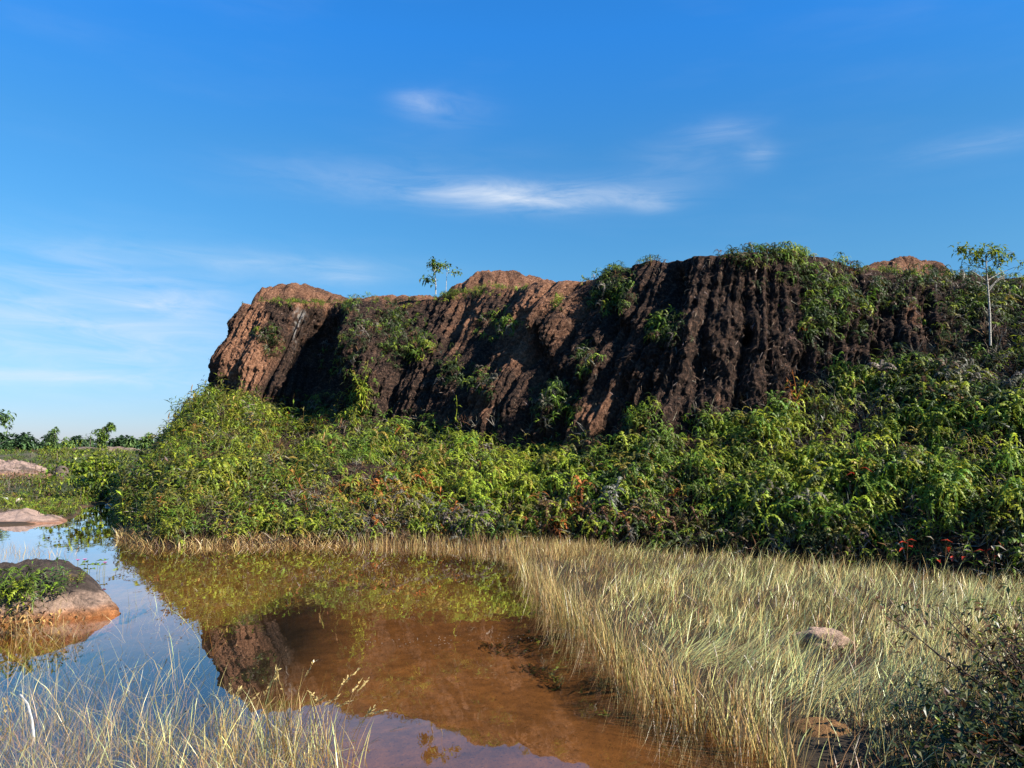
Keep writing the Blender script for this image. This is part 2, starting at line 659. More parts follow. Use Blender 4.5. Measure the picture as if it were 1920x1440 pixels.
def ground_z(X, Y, want_col=False):
    X, Y = np.asarray(X, float), np.asarray(Y, float)
    sd = poly_sd(X, Y, POND) + 0.10 * fbm(X * 1.7, Y * 1.7, 0, 3, 5)
    deep = 0.20 + 0.60 * sstep(-1.4, -3.6, X + 0.16 * (Y - 5)) + 0.12 * sstep(9, 13, Y)
    deep = deep * (1 - 0.62 * sstep(6.0, 4.8, Y))
    inside = -np.minimum(0.30 * np.maximum(-sd, 0), deep)
    far = sstep(22, 60, Y) * 1.15
    outside = np.minimum(0.16 * np.maximum(sd, 0), 0.05) + far * sstep(0, 5, sd)
    z = np.where(sd < 0, inside, outside)
    nz = fbm(X * 0.9, Y * 0.9, 0, 4, 9)
    z = z + nz * np.where(sd < 0, 0.035, 0.03) * sstep(0, 0.3, np.abs(sd))
    z = z + sstep(30, 80, Y) * 0.25 * fbm(X * 0.06, Y * 0.06, 0, 3, 21)
    sand = np.zeros_like(X)
    for (x0, y0, rx, ry, h, s) in RISES:
        g = np.exp(-(((X - x0) / rx) ** 2 + ((Y - y0) / ry) ** 2) ** 1.3)
        rill = 1 + 0.7 * fbm(X * 2.1, Y * 1.3, 0, 4, 33, 0.6)
        z = z + h * g * rill
        sand = np.maximum(sand, s * sstep(0.15, 0.55, g + 0.18 * fbm(X * 1.2, Y * 0.8, 0, 4, 44)))
    if not want_col:
        return z
    n = fbm(X * 0.5, Y * 0.5, 0, 4, 70)[..., None]
    bed = np.array([0.158, 0.083, 0.034]) * (1 + 0.25 * n)
    mud = np.array([0.022, 0.018, 0.014]) * (1 + 0.3 * n)
    dk = (sstep(-0.9, -2.0, X + 0.10 * (Y - 4) + 0.35 * fbm(X, Y, 0, 3, 73)) * (1 - 0.9 * sstep(8.5, 12, Y)))[..., None]
    bed = bed * (1 - dk) + mud * dk
    land = np.array([0.030, 0.021, 0.012]) * (1 + 0.4 * n)
    farl = np.array([0.045, 0.052, 0.018]) * (1 + 0.5 * n)
    fk = sstep(20, 32, Y)[..., None]
    land = land * (1 - fk) + farl * fk
    wet = sstep(0.02, -0.03, z)[..., None]
    c = land * (1 - wet) + bed * wet
    sv = sand[..., None] * (1 - sstep(-0.02, -0.2, z)[..., None])
    n2 = fbm(X * 2.2, Y * 5.0, 0, 4, 71)[..., None]
    sandc = np.array([0.25, 0.165, 0.125]) * (1 + 0.75 * n2) * (1 + 0.5 * fbm(X * 7, Y * 12, 0, 3, 72)[..., None])
    c = c * (1 - sv) + sandc * sv
    return z, c


def build_ground():
    nr, na = 270, 430
    r = np.concatenate([np.geomspace(0.3, 120, nr - 24), np.geomspace(128, 1600, 24)])
    # finer angles where the camera looks
    a = np.linspace(-1, 1, na)
    a = np.radians(108) * (0.55 * a + 0.45 * a ** 3)
    R, A = np.meshgrid(r, a, indexing='ij')
    X, Y = R * np.sin(A), R * np.cos(A) - 0.2
    Z, Cc = ground_z(X, Y, True)
    V = np.stack([X, Y, Z], -1).reshape(-1, 3)
    o = mesh_object('ground', V, grid_faces(len(r), na)[:, ::-1], M_GROUND, {'col': Cc.reshape(-1, 3)}, smooth=True)
    tag(o, kind='structure')
    xs, ys = np.linspace(-45, 9, 12), np.linspace(-3, 27, 8)
    Xw, Yw = np.meshgrid(xs, ys, indexing='ij')
    V = np.stack([Xw, Yw, np.zeros_like(Xw)], -1).reshape(-1, 3)
    o = mesh_object('pond_water', V, grid_faces(12, 8), M_WATER, smooth=True)
    tag(o, kind='structure')


build_ground()

# ------------------------------------------------------------------ the eroded bluff: one sheet from waterline over the face to the plateau
W0, B0, T0 = [], [], []


def key(w, b, t):
    W0.append(np.asarray(w, float))
    B0.append(np.asarray(b, float))
    T0.append(np.asarray(t, float))


key((-13.5, 44, 1.0), (-11, 43, 3.2), (-8.5, 40, 5.0))
key((-14.5, 36, 0.5), (-12.4, 36, 3.0), (-9.4, 35, 5.6))
key((-11.9, 24.0, 0), (-11.6, 30.5, 3.0), (-9.6, 31, 6.3))
key(pixz(224, 978), pix(386, 740, 25.6), pix(458, 574, 27))
key(pixz(282, 1021), pix(430, 742, 24.2), pix(503, 563, 26))
key(pixz(372, 1022), pix(497, 765, 23.6), pix(562, 567, 25.6))
key(pixz(480, 1020), pix(575, 800, 23.6), pix(632, 569, 26.2))
key(pixz(565, 1019), pix(655, 800, 20.6), pix(700, 562, 24.2))
key(pixz(665, 1020), pix(745, 805, 19.6), pix(800, 561, 23.2))
key(pixz(765, 1020), pix(825, 812, 18.6), pix(900, 547, 22.2))
key(pixz(860, 1022), pix(905, 825, 17.0), pix(1003, 536, 20.4))
key(pixz(950, 1026), pix(1000, 845, 16.2), pix(1092, 524, 18.8))
key(pixz(1045, 1030), pix(1090, 850, 15.2), pix(1165, 505, 17.8))
key(pixz(1145, 1036), pix(1190, 838, 14.4), pix(1245, 486, 16.8))
key(pixz(1260, 1044), pix(1285, 815, 14.0), pix(1325, 477, 15.7))
key(pixz(1385, 1054), pix(1400, 795, 13.7), pix(1432, 474, 15.3))
key(pixz(1510, 1064), pix(1510, 750, 13.7), pix(1532, 484, 15.3))
key(pixz(1640, 1076), pix(1632, 705, 13.7), pix(1640, 514, 15.3))
key(pixz(1770, 1090), pix(1745, 672, 13.4), pix(1745, 515, 15.2))
key(pixz(1900, 1102), pix(1870, 640, 12.9), pix(1852, 521, 15.0))
key(pixz(2050, 1112), pix(2010, 630, 12.4), pix(1965, 528, 14.6))
key(pixz(2250, 1120), pix(2220, 640, 11.8), pix(2180, 535, 14.0))
key(pixz(2600, 1130), pix(2560, 660, 11.0), pix(2500, 560, 13.2))
W0, B0, T0 = np.array(W0), np.array(B0), np.array(T0)


def catmull(K, t):
    i = np.clip(np.floor(t).astype(int), 0, len(K) - 2)
    f = (t - i)[:, None]
    p = lambda j: K[np.clip(j, 0, len(K) - 1)]
    a, b, c, d = p(i - 1), p(i), p(i + 1), p(i + 2)
    return 0.5 * (2 * b + (c - a) * f + (2 * a - 5 * b + 4 * c - d) * f ** 2 + (3 * b - a - 3 * c + d) * f ** 3)


NU, N_SK, N_SL, N_CL, N_PL = 1420, 4, 40, 185, 24
NV = N_SK + N_SL + N_CL + N_PL


def build_bluff():
    tt = np.linspace(0, len(W0) - 1, 3000)
    Mc = 0.5 * (catmull(B0, tt) + catmull(T0, tt))
    step = np.linalg.norm(np.diff(Mc[:, :2], axis=0), axis=1)
    wgt = 0.5 * (step[:]) * np.where(tt[1:] < 2.5, 0.35, np.where(tt[1:] > 20.3, 0.4, 1.0))
    cum = np.concatenate([[0], np.cumsum(wgt)])
    real = np.concatenate([[0], np.cumsum(step)])
    t = np.interp(np.linspace(0, cum[-1], NU), cum, tt)
    S = np.interp(t, tt, real)
    W, B, T = catmull(W0, t), catmull(B0, t), catmull(T0, t)
    W[:, 2] = np.maximum(W[:, 2], 0)
    # outward horizontal normal, smoothed along the wall
    tan = np.gradient(0.5 * (B + T)[:, :2], axis=0)
    k = np.hanning(61)
    k /= k.sum()
    tan = np.stack([np.convolve(np.pad(tan[:, i], 30, 'edge'), k, 'valid') for i in (0, 1)], 1)
    tan /= np.linalg.norm(tan, axis=1, keepdims=True)
    Nrm = np.stack([tan[:, 1], -tan[:, 0], np.zeros(NU)], 1)
    tC = np.concatenate([np.linspace(-1.25, -1, N_SK, endpoint=False), np.linspace(-1, 0, N_SL, endpoint=False),
                         np.linspace(0, 1, N_CL), 1 + np.linspace(0.03, 1, N_PL) ** 1.5 * 1.5])
    P = np.zeros((NU, NV, 3))
    for j, v in enumerate(tC):
        if v < -1:
            P[:, j] = W + Nrm * (-1 - v) * 4 * 0.9 + np.array([0, 0, (v + 1) * 2.2])
        elif v < 0:
            f = v + 1
            P[:, j] = W + (B - W) * f
            P[:, j, 2] = W[:, 2] + (B[:, 2] - W[:, 2]) * (f ** 0.85)
        elif v <= 1:
            P[:, j] = B + (T - B) * v
            P[:, j, :2] = B[:, :2] + (T - B)[:, :2] * (v ** 1.25)
        else:
            back = (T - B).copy()
            back[:, 2] = 0
            back /= np.linalg.norm(back, axis=1, keepdims=True)
            P[:, j] = T + back * (v - 1) * 5.5
            P[:, j, 2] -= (v - 1) * 0.35
    Sg = np.repeat(S[:, None], NV, 1)
    vg = np.repeat(tC[None], NU, 0)
    X, Y, Z = P[..., 0], P[..., 1], P[..., 2]
    px, py = proj(P)
    lean = np.interp(px, [400, 560, 700, 1000, 1150, 1280, 1420, 1920], [0.2, 0.3, 1.0, 1.25, 0.95, 0.35, -0.25, 0.0])
    sl = Sg + lean * (1 - vg)
    warp = 0.36 * fbm(sl * 0.5, vg * 0.5, 0, 3, 3) + 0.07 * fbm(sl * 2.2, vg * 1.7, 0, 3, 4)
    s1 = sl + warp

    def ridge(s, Lw, seed, p=0.5):
        c = s / Lw + 0.7 * vnoise(s / Lw * 0.47, 0 * s, 0, seed)
        return np.abs(np.sin(np.pi * c)) ** p
    mid = sstep(640, 760, px) * sstep(1180, 1020, px)
    right = sstep(1340, 1440, px) * sstep(1640, 1560, px)
    ampA = 0.5 + 0.5 * vnoise(sl * 0.4, vg * 1.1, 0, 8)
    ampB = np.clip(0.7 + 0.9 * fbm(sl * 0.9, vg * 2.2, 0, 3, 9), 0.12, 1.35)
    ampC = np.clip(0.55 + 1.0 * fbm(sl * 1.8, vg * 4.0, 0, 3, 10), 0.0, 1.4)
    gA = ridge(s1, 1.25, 21, 0.62)
    gB = ridge(s1 + 0.10 * fbm(sl * 1.6, vg * 1.6, 0, 2, 15), 0.56, 22, 0.42)
    gC = ridge(s1 + 0.07 * fbm(sl * 3.1, vg * 2.6, 0, 2, 16), 0.235, 23, 0.45)
    gD = ridge(s1 + 0.05 * fbm(sl * 5.1, vg * 4.0, 0, 2, 17), 0.125, 24, 0.7)
    disp = (0.26 + 0.36 * mid) * (gA - 0.75) * ampA * (1 - 0.5 * right) + (0.44 - 0.06 * mid) * (gB - 0.78) * ampB * (1 - 0.4 * right)
    disp = disp + 0.26 * (gC - 0.78) * ampC * (1 - 0.15 * right) + 0.085 * (gD - 0.7) * ampC
    # stepped breaks where slabs have come away, and crumbly roughness
    st_ = fbm(X * 0.8, Y * 0.8, Z * 1.1, 3, 31)
    disp = disp + 0.14 * st_ + 0.05 * fbm(X * 2.3, Y * 2.3, Z * 1.2, 4, 37, 0.6) + 0.10 * fbm(X * 3.6, Y * 3.6, Z * 0.5, 3, 39, 0.6) + 0.05 * np.sign(st_) * np.abs(st_) ** 0.3
    fine = 0.11 * fbm(X * 8.0, Y * 8.0, Z * 2.6, 4, 41, 0.70)
    lump = np.maximum(vnoise(X * 5.5, Y * 5.5, Z * 3.2, 51), 0) ** 2 * 0.07
    wc = sstep(-0.12, 0.12, vg) * (1 - 0.75 * sstep(0.80, 1.03, vg)) * (vg <= 1.0) + 0.22 * (vg > 1.0) * np.exp(-(vg - 1) * 7)
    D = disp * wc + (fine - lump * 0.5) * np.clip(wc * 1.6, 0.25, 1.2)
    # deliberate hollows and noses seen in the face
    def hole(x0, y0, rx, ry, dep):
        g = np.exp(-(((px - x0) / rx) ** 2 + ((py - y0) / ry) ** 2) ** 1.6)
        return -dep * g * (vg > -0.2) * (vg <= 1.1)
    D = D + hole(595, 655, 46, 66, 0.62) + hole(1406, 632, 8, 16, 0.7) + hole(1742, 575, 9, 16, 0.35) + hole(1638, 665, 8, 40, 0.35)
    D = D + hole(1010, 700, 24, 70, 0.35) + hole(1262, 545, 14, 46, 0.35) + hole(1395, 760, 8, 20, 0.3) + hole(1150, 600, 16, 50, 0.3)
    D = D - hole(690, 640, 40, 90, 0.55) - hole(1040, 590, 45, 70, 0.35)
    P = P + Nrm[:, None, :] * D[..., None]
    slope = (vg < 0) & (vg >= -1)
    und = (0.18 + 0.22 * (px < 720)) * fbm(X * 0.9, Y * 0.9, 0, 4, 61) * sstep(-1, -0.85, vg) * sstep(0.1, -0.05, vg) + 0.10 * fbm(X * 1.5, Y * 1.5, 0, 3, 63) * (vg > 1)
    # crumbly uneven lip
    und = und + 0.16 * fbm(Sg * 1.3, vg * 2, 0, 4, 66) * sstep(0.8, 1.0, vg) * np.exp(-np.maximum(vg - 1, 0) * 2)
    P[..., 2] += und
    # fresh clay
    def blob(x0, y0, rx, ry):
        return np.exp(-(((px - x0) / rx) ** 2 + ((py - y0) / ry) ** 2))
    fresh = 0.95 * (blob(475, 650, 28, 75) + blob(440, 700, 22, 40)) + 0.62 * blob(1040, 560, 62, 42) + 0.55 * blob(985, 630, 36, 60) + 0.36 * blob(950, 690, 30, 50)
    fresh += 0.34 * blob(890, 590, 60, 45) + 0.30 * blob(905, 760, 40, 50) + 0.20 * blob(1130, 730, 60, 90) + 0.15 * blob(1090, 800, 70, 60)
    fresh += 0.5 * np.exp(-((vg - 1.02) / 0.05) ** 2) * (px < 1120) + 0.5 * (vg > 1.02) * (px < 1130) + 0.28 * blob(1690, 490, 90, 20)
    fresh += 0.12 * (1 - sstep(1150, 1350, px)) + 0.20 * blob(1410, 590, 14, 18) + 0.10 * blob(1330, 540, 30, 60)
    fresh -= 0.12 * right + 0.12 * (vg < 0.0)
    fresh = fresh + 0.16 * fbm(X * 2.5, Y * 2.5, Z * 1.2, 3, 77) + 0.30 * fbm(s1 * 3.2, vg * 1.6, 0, 3, 79) - 0.05
    pale = 0.9 * blob(556, 612, 5, 24) + 0.6 * blob(566, 592, 7, 14)
    pale = pale * sstep(-0.2, 0.3, vnoise(X * 14, Y * 14, Z * 3, 90))
    o = mesh_object('bluff', P.reshape(-1, 3), grid_faces(NU, NV), M_SOIL,
                    {'fresh': fresh.ravel(), 'pale': pale.ravel()}, smooth=True)
    tag(o, kind='structure')
    return P, vg, Nrm


BP, BV, BN = build_bluff()
BPX, BPY = proj(BP)
# smooth surface normals and cell areas for planting
du, dv = np.gradient(BP, axis=0), np.gradient(BP, axis=1)
BNOR = np.cross(dv, du)
BAREA = np.linalg.norm(BNOR, axis=-1)
BNOR = BNOR / (BAREA[..., None] + 1e-9)
BNOR *= np.where((BNOR * np.array([0, -0.5, 1.0])).sum(-1) < 0, -1, 1)[..., None]


def on_bluff(px, py, r=7):
    """front-most point of the bluff seen at a photo pixel"""
    d2 = (BPX - px) ** 2 + (BPY - py) ** 2
    m = d2 < r * r
    if not m.any():
        i = np.unravel_index(np.argmin(d2), d2.shape)
        return BP[i].copy(), BNOR[i].copy()
    y = np.where(m, BP[..., 1], 1e9)
    i = np.unravel_index(np.argmin(y), y.shape)
    return BP[i].copy(), BNOR[i].copy()


def build_hill(outline, d, depth, fresh0, seed):
    """spoil mound on the plateau: skyline follows outline (px, py), rills run down from it"""
    xs = np.linspace(outline[0][0], outline[-1][0], 150)
    top = np.interp(xs, [p[0] for p in outline], [p[1] for p in outline])
    kk = np.hanning(13) / np.hanning(13).sum()
    top = np.convolve(np.pad(top, 6, 'edge'), kk, 'valid')
    crest = np.array([pix(a, b, d) for a, b in zip(xs, top)])
    base = crest[:, 2].min() - 0.9
    nv = 60
    f = np.linspace(-1, 1, nv)
    V = np.zeros((150, nv, 3))
    h = crest[:, 2] - base
    for j, q in enumerate(f):
        V[:, j, 0] = crest[:, 0] * (1 + 0.0 * q)
        V[:, j, 1] = crest[:, 1] + q * depth * (0.35 + 0.65 * h / h.max())
        V[:, j, 2] = base + h * (1 - abs(q) ** 1.5)
    X, Y, Z = V[..., 0], V[..., 1], V[..., 2]
    rill = np.abs(fbm(X * 1.9 + 0.5 * Y, Y * 0.5, 0, 3, seed)) ** 0.7
    rill2 = np.abs(np.sin(np.pi * (X * 1.9 + 0.45 * fbm(X * 1.2, Y * 1.2, 0, 3, seed + 9)))) ** 0.6
    Z2 = Z - 0.22 * rill * np.minimum(1, np.abs(f)[None] * 2.5 + 0.2) + 0.16 * (rill2 - 0.7) * np.minimum(1, np.abs(f)[None] * 3 + 0.15) + 0.16 * fbm(X * 3, Y * 3, Z * 3, 5, seed + 3, 0.65)
    V[..., 2] = Z2
    fr = fresh0 + 0.25 * fbm(X * 1.3, Y * 1.3, Z * 1.3, 4, seed + 5)
    o = mesh_object('hill', V.reshape(-1, 3), grid_faces(150, nv), M_SOIL,
                    {'fresh': fr.ravel(), 'pale': 0 * fr.ravel()}, smooth=True)
    tag(o, kind='structure')


def build_sand(name, outline, d0, d1, peak, seed, base):
    """low rough bank of pale sand; outline gives its height (0..1) along photo columns"""
    nu, nv = 190, 70
    xs = np.linspace(outline[0][0], outline[-1][0], nu)
    hh = np.interp(xs, [o[0] for o in outline], [o[1] for o in outline])
    f = np.linspace(0, 1, nv)
    A, Fv = np.meshgrid(xs, f, indexing='ij')
    Y = d0 + (d1 - d0) * Fv + 0.25 * fbm(A * 0.02, Fv * 2, 0, 3, seed)
    X = (A - 960) / F_PX * Y
    prof = np.where(Fv < 0.45, sstep(0, 0.45, Fv) ** 0.6, sstep(1.0, 0.45, Fv) ** 0.8)
    n = fbm(X * 1.3, Y * 2.2, 0, 5, seed + 1, 0.6)
    Z = base - 0.10 + (peak + 0.10) * prof * hh[:, None] * (1 + 0.7 * n) + 0.05 * fbm(X * 5, Y * 8, 0, 4, seed + 2, 0.6) * prof
    k = fbm(X * 1.4, Y * 4.5, 0, 5, seed + 3, 0.62)[..., None]
    low = sstep(0.42, 0.05, (Z - base) / peak + 0.15 * k[..., 0])[..., None]
    sand, dark, rim = np.array([0.245, 0.170, 0.135]), np.array([0.075, 0.055, 0.042]), np.array([0.20, 0.088, 0.046])
    m = sstep(0.05, -0.25, k)
    C = sand * (1 - m) + dark * m
    top = sstep(0.45, 0.75, Fv + 0.25 * k[..., 0])[..., None] * 0.7
    C = C * (1 - top) + dark * top
    C = C * (1 - 0.75 * low) + rim * 0.75 * low
    o = mesh_object(name, np.stack([X, Y, Z], -1).reshape(-1, 3), grid_faces(nu, nv), M_GROUND, {'col': C.reshape(-1, 3)}, smooth=True)
    tag(o, kind='structure')


build_sand('sandbank', [(-420, 0.9), (-60, 1.0), (10, 0.9), (60, 0.95), (95, 0.75), (120, 0.6), (136, 0.35), (146, 0.0)], 16.9, 20.0, 0.17, 801, 0.0)
build_sand('sand_rise', [(-160, 0.4), (-60, 0.9), (0, 1.0), (40, 0.95), (70, 0.8), (92, 0.4), (105, 0.0)], 33, 40.5, 0.58, 821, 0.45)
build_hill([(470, 600), (484, 550), (500, 537), (525, 531), (550, 530), (575, 533), (600, 541), (630, 551), (655, 561), (690, 575)], 28.5, 2.2, 0.40, 101)
build_hill([(640, 585), (668, 560), (700, 553), (745, 551), (790, 552), (830, 560), (860, 575)], 27.5, 1.6, 0.5, 131)
build_hill([(800, 590), (850, 535), (875, 522), (895, 511), (920, 507), (950, 506), (980, 512), (1010, 521), (1045, 530), (1100, 560)], 24.5, 2.3, 0.42, 151)
build_hill([(1570, 530), (1620, 500), (1650, 490), (1675, 482), (1705, 481), (1735, 485), (1758, 488), (1766, 500), (1775, 520), (1800, 530)], 19.5, 1.4, 0.40, 171)


# ------------------------------------------------------------------ plant templates
GREEN = np.array([0.105, 0.165, 0.016])
YGREEN = np.array([0.215, 0.255, 0.020])
DARK = np.array([0.036, 0.054, 0.012])
OLIVE = np.array([0.115, 0.112, 0.022])
YELLOW = np.array([0.27, 0.20, 0.032])
ORANGE = np.array([0.26, 0.085, 0.018])
BROWN = np.array([0.105, 0.055, 0.024])
GREY = np.array([0.135, 0.118, 0.088])
STRAW = np.array([0.45, 0.345, 0.135])
TAN = np.array([0.29, 0.175, 0.062])
PALEG = np.array([0.57, 0.57, 0.22])
RED = np.array([0.36, 0.035, 0.015])


def fern_tpl(rng, nf=7, L=0.24, h=0.30, segs=5, droop=0.8):
    """an umbrella of arching comb-like fronds on a wiry stalk"""
    V, F, K = [], [], []
    V += [(-0.004, 0, -0.05), (0.004, 0, -0.05), (0, 0, h)]
    F += [(0, 1, 2)]
    K += [(1.0, 0.6, 0.8)] * 3
    a0 = rng.uniform(0, 6.28)
    for k in range(nf):
        a = a0 + k * 6.283 / nf + rng.normal(0, 0.28)
        l = L * rng.uniform(0.7, 1.2)
        dr = droop * rng.uniform(0.6, 1.4)
        lift = rng.uniform(0.35, 0.95)
        hh = h + rng.uniform(-0.10, 0.03)
        kk = rng.uniform(0.72, 1.25)
        d, sd = np.array([math.cos(a), math.sin(a), 0]), np.array([-math.sin(a), math.cos(a), 0])
        b0 = len(V)
        up = np.array([0, 0, 1.0])
        R = [d * l * t * (1 - 0.22 * t * dr) + up * (hh + l * (lift * 2.2 * t - (dr + lift) * 1.5 * t * t)) for t in np.linspace(0, 1, segs + 1)]
        V += [tuple(p) for p in R]
        K += [(kk, kk, kk)] * (segs + 1)
        for i in range(segs):
            t = (i + 0.6) / segs
            w = l * 0.135 * (math.sin(math.pi * min(1, 0.18 + 0.80 * t)) ** 0.8)
            for sg in (-1, 1):
                tip = R[i] + (R[i + 1] - R[i]) * 1.1 + sd * sg * w - up * w * 0.45
                V.append(tuple(tip))
                q = kk * 1.12
                K.append((q, q, q))
                F.append((b0 + i, b0 + i + 1, len(V) - 1))
    return np.array(V, np.float32), np.array(F), np.array(K, np.float32)


def leaf(base, d, l, w, droop, V, F, K, k):
    """one folded lance leaf of four triangles"""
    d = np.asarray(d, float)
    d /= np.linalg.norm(d) + 1e-9
    s = np.cross(d, (0, 0, 1.0))
    s /= np.linalg.norm(s) + 1e-9
    up = np.cross(s, d)
    m1 = base + d * l * 0.45 - np.array([0, 0, droop * l * 0.15])
    tip = base + d * l * 0.95 - np.array([0, 0, droop * l * 0.8])
    b = len(V)
    V += [tuple(base), tuple(m1 + s * w + up * w * 0.5), tuple(m1), tuple(m1 - s * w + up * w * 0.5), tuple(tip)]
    F += [(b, b + 2, b + 1), (b, b + 3, b + 2), (b + 1, b + 2, b + 4), (b + 2, b + 3, b + 4)]
    K += [k] * 5


def herb_tpl(rng, h=0.45, n=9, ll=0.17, lw=0.018):
    V, F, K = [], [], []
    cx, cy = rng.normal(0, 0.06, 2)
    pts = [np.array([cx * t * t, cy * t * t, h * t]) for t in (0, 0.5, 1)]
    for i in range(2):
        b = len(V)
        a, c = pts[i], pts[i + 1]
        V += [tuple(a + (0.004, 0, 0)), tuple(a - (0.004, 0, 0)), tuple(c)]
        F += [(b, b + 1, b + 2)]
        K += [(1.1, 0.8, 1.0)] * 3
    for i in range(n):
        t = 0.15 + 0.85 * (i + rng.uniform(0, 0.8)) / n
        a = i * 2.4 + rng.normal(0, 0.3)
        base = np.array([cx * t * t, cy * t * t, h * min(t, 1)])
        el = rng.uniform(0.1, 0.9) * (0.6 + 0.6 * t)
        d = (math.cos(a) * math.cos(el), math.sin(a) * math.cos(el), math.sin(el))
        k = rng.uniform(0.7, 1.3)
        leaf(base, d, ll * rng.uniform(0.7, 1.25), lw * rng.uniform(0.8, 1.3), rng.uniform(0.1, 0.7), V, F, K, (k, k * rng.uniform(0.92, 1.05), k))
    return np.array(V, np.float32), np.array(F), np.array(K, np.float32)


def twig_tpl(rng, n=7, l=0.35):
    V, F, K = [], [], []
    for i in range(n):
        a, el = rng.uniform(0, 6.28), rng.uniform(0.25, 1.4)
        d = np.array([math.cos(a) * math.cos(el), math.sin(a) * math.cos(el), math.sin(el)])
        s = np.cross(d, rng.normal(0, 1, 3))
        s /= np.linalg.norm(s)
        ll = l * rng.uniform(0.5, 1.2)
        P = [np.zeros(3), d * ll * 0.5 + s * ll * 0.07, d * ll * 0.9 - np.array([0, 0, 0.25 * ll]) * rng.uniform(0, 1)]
        w = 0.0045
        o = np.cross(d, s) * w
        b = len(V)
        V += [tuple(P[0] + o), tuple(P[0] - o), tuple(P[1] + o), tuple(P[1] - o), tuple(P[2])]
        F += [(b, b + 1, b + 2), (b + 1, b + 3, b + 2), (b + 2, b + 3, b + 4)]
        k = rng.uniform(0.6, 1.3)
        K += [(k, k, k)] * 5
    return np.array(V, np.float32), np.array(F), np.array(K, np.float32)


FERNS = [fern_tpl(RNG, segs=7, nf=int(RNG.integers(5, 8)), L=RNG.uniform(0.19, 0.31), h=RNG.uniform(0.06, 0.36), droop=RNG.uniform(0.45, 0.85)) for _ in range(14)]
HERBS = [herb_tpl(RNG, h=RNG.uniform(0.25, 0.6), n=int(RNG.integers(7, 13)), ll=RNG.uniform(0.12, 0.2), lw=RNG.uniform(0.011, 0.02)) for _ in range(10)]
TWIGS = [twig_tpl(RNG) for _ in range(6)]


def gz(x, y, x0, y0, rx, ry):
    return np.exp(-(((x - x0) / rx) ** 2 + ((y - y0) / ry) ** 2))


def mixture(weights, cols, jitter=0.16):
    """pick one colour per plant by the given weights (n, k), with a little variation"""
    w = np.maximum(weights, 0)
    w = w / w.sum(1, keepdims=True)
    c = w.cumsum(1)
    i = (RNG.random((len(w), 1)) > c).sum(1).clip(0, len(cols) - 1)
    C = np.array(cols)[i]
    return C * (1 + jitter * RNG.normal(0, 1, (len(w), 1))) * (1 + 0.06 * RNG.normal(0, 1, C.shape))


BANK_PX = (np.abs(BPX - 1000) < 1120)
_nz = lambda k, s: fbm(BP[..., 0] * k, BP[..., 1] * k, BP[..., 2] * k, 3, s)
NZ1, NZ2 = _nz(0.9, 201), _nz(2.2, 205)


def sample(mask, n):
    w = (mask * BAREA * BANK_PX / np.maximum(BP[..., 1], 4) ** 0.9).ravel()
    w = np.maximum(w, 0)
    i = RNG.choice(len(w), n, p=w / w.sum())
    u, v = np.unravel_index(i, BP.shape[:2])
    P = BP[u, v] + du[u, v] * RNG.uniform(-1, 1, (n, 1)) + dv[u, v] * RNG.uniform(-1, 1, (n, 1))
    return P, BNOR[u, v], BPX[u, v], BPY[u, v], BV[u, v]


def plant(geo, tpls, P, N, C, scale, upness=0.65, spread=0.25):
    n = len(P)
    ax = N * (1 - upness) + np.array([0, 0, upness]) + RNG.normal(0, spread, (n, 3))
    M = frames(ax, RNG.uniform(0, 6.28, n), scale)
    k = RNG.integers(0, len(tpls), n)
    for j, t in enumerate(tpls):
        s = k == j
        geo.inst(t, M[s], P[s], C[s])


def fern_colours(px, py, v):
    n = len(px)
    w = np.zeros((n, 8)) + np.array([0.46, 0.27, 0.17, 0.14, 0.03, 0.008, 0.03, 0.025])  # green ygreen dark olive yellow orange brown grey
    z1 = gz(px, py, 900, 895, 110, 62)
    z2 = gz(px, py, 720, 935, 130, 34)
    z3 = (px < 620) * (py > 730) * 1.0
    z4 = sstep(1280, 1400, px) * gz(0 * px, py, 0, 890, 1, 85)
    z5 = sstep(1450, 1560, px) * sstep(830, 730, py)  # upper right slope: its shade put into the colour, along with darker greying ferns
    z6 = sstep(1230, 1330, px) * sstep(950, 1010, py)
    z7 = sstep(600, 700, px) * sstep(1330, 1230, px) * sstep(948, 975, py)
    w[:, 1] += 2.6 * z1 + 0.4 * z2 + 0.45 * z3 + 1.1 * z4
    w[:, 3] += 0.5 * z3 + 0.3 * z6
    w[:, 4] += 0.35 * z1 + 1.1 * z2 + 0.10 * z3
    w[:, 5] += 0.40 * z2 + 0.02 * z3 + 0.08 * z7
    w[:, 2] += 0.18 * z3
    w[:, 2] += 1.3 * z5 + 0.6 * z6
    w[:, 7] += 0.20 * z5 + 0.20 * z6 + 0.28 * z7
    w[:, 6] += 0.20 * z6 + 0.25 * z7 + 0.03 * z5
    up = (v > 0) & (px > 640)
    w[up, 2] += 0.7
    w[up, 1] *= 0.5
    # drift of colour from patch to patch
    q = fbm(px * 0.012, py * 0.016, 0, 3, 301)
    w[:, 1] *= np.exp(2.2 * q)
    w[:, 7] *= np.exp(-2.5 * fbm(px * 0.014, py * 0.02, 0, 3, 305))
    w[:, 6] *= np.exp(2.5 * fbm(px * 0.016, py * 0.02, 0, 3, 309))
    w[:, 5] *= np.exp(2.5 * fbm(px * 0.02, py * 0.03, 0, 2, 311))
    return mixture(w, [GREEN, YGREEN, DARK, OLIVE, YELLOW, ORANGE, BROWN, GREY])


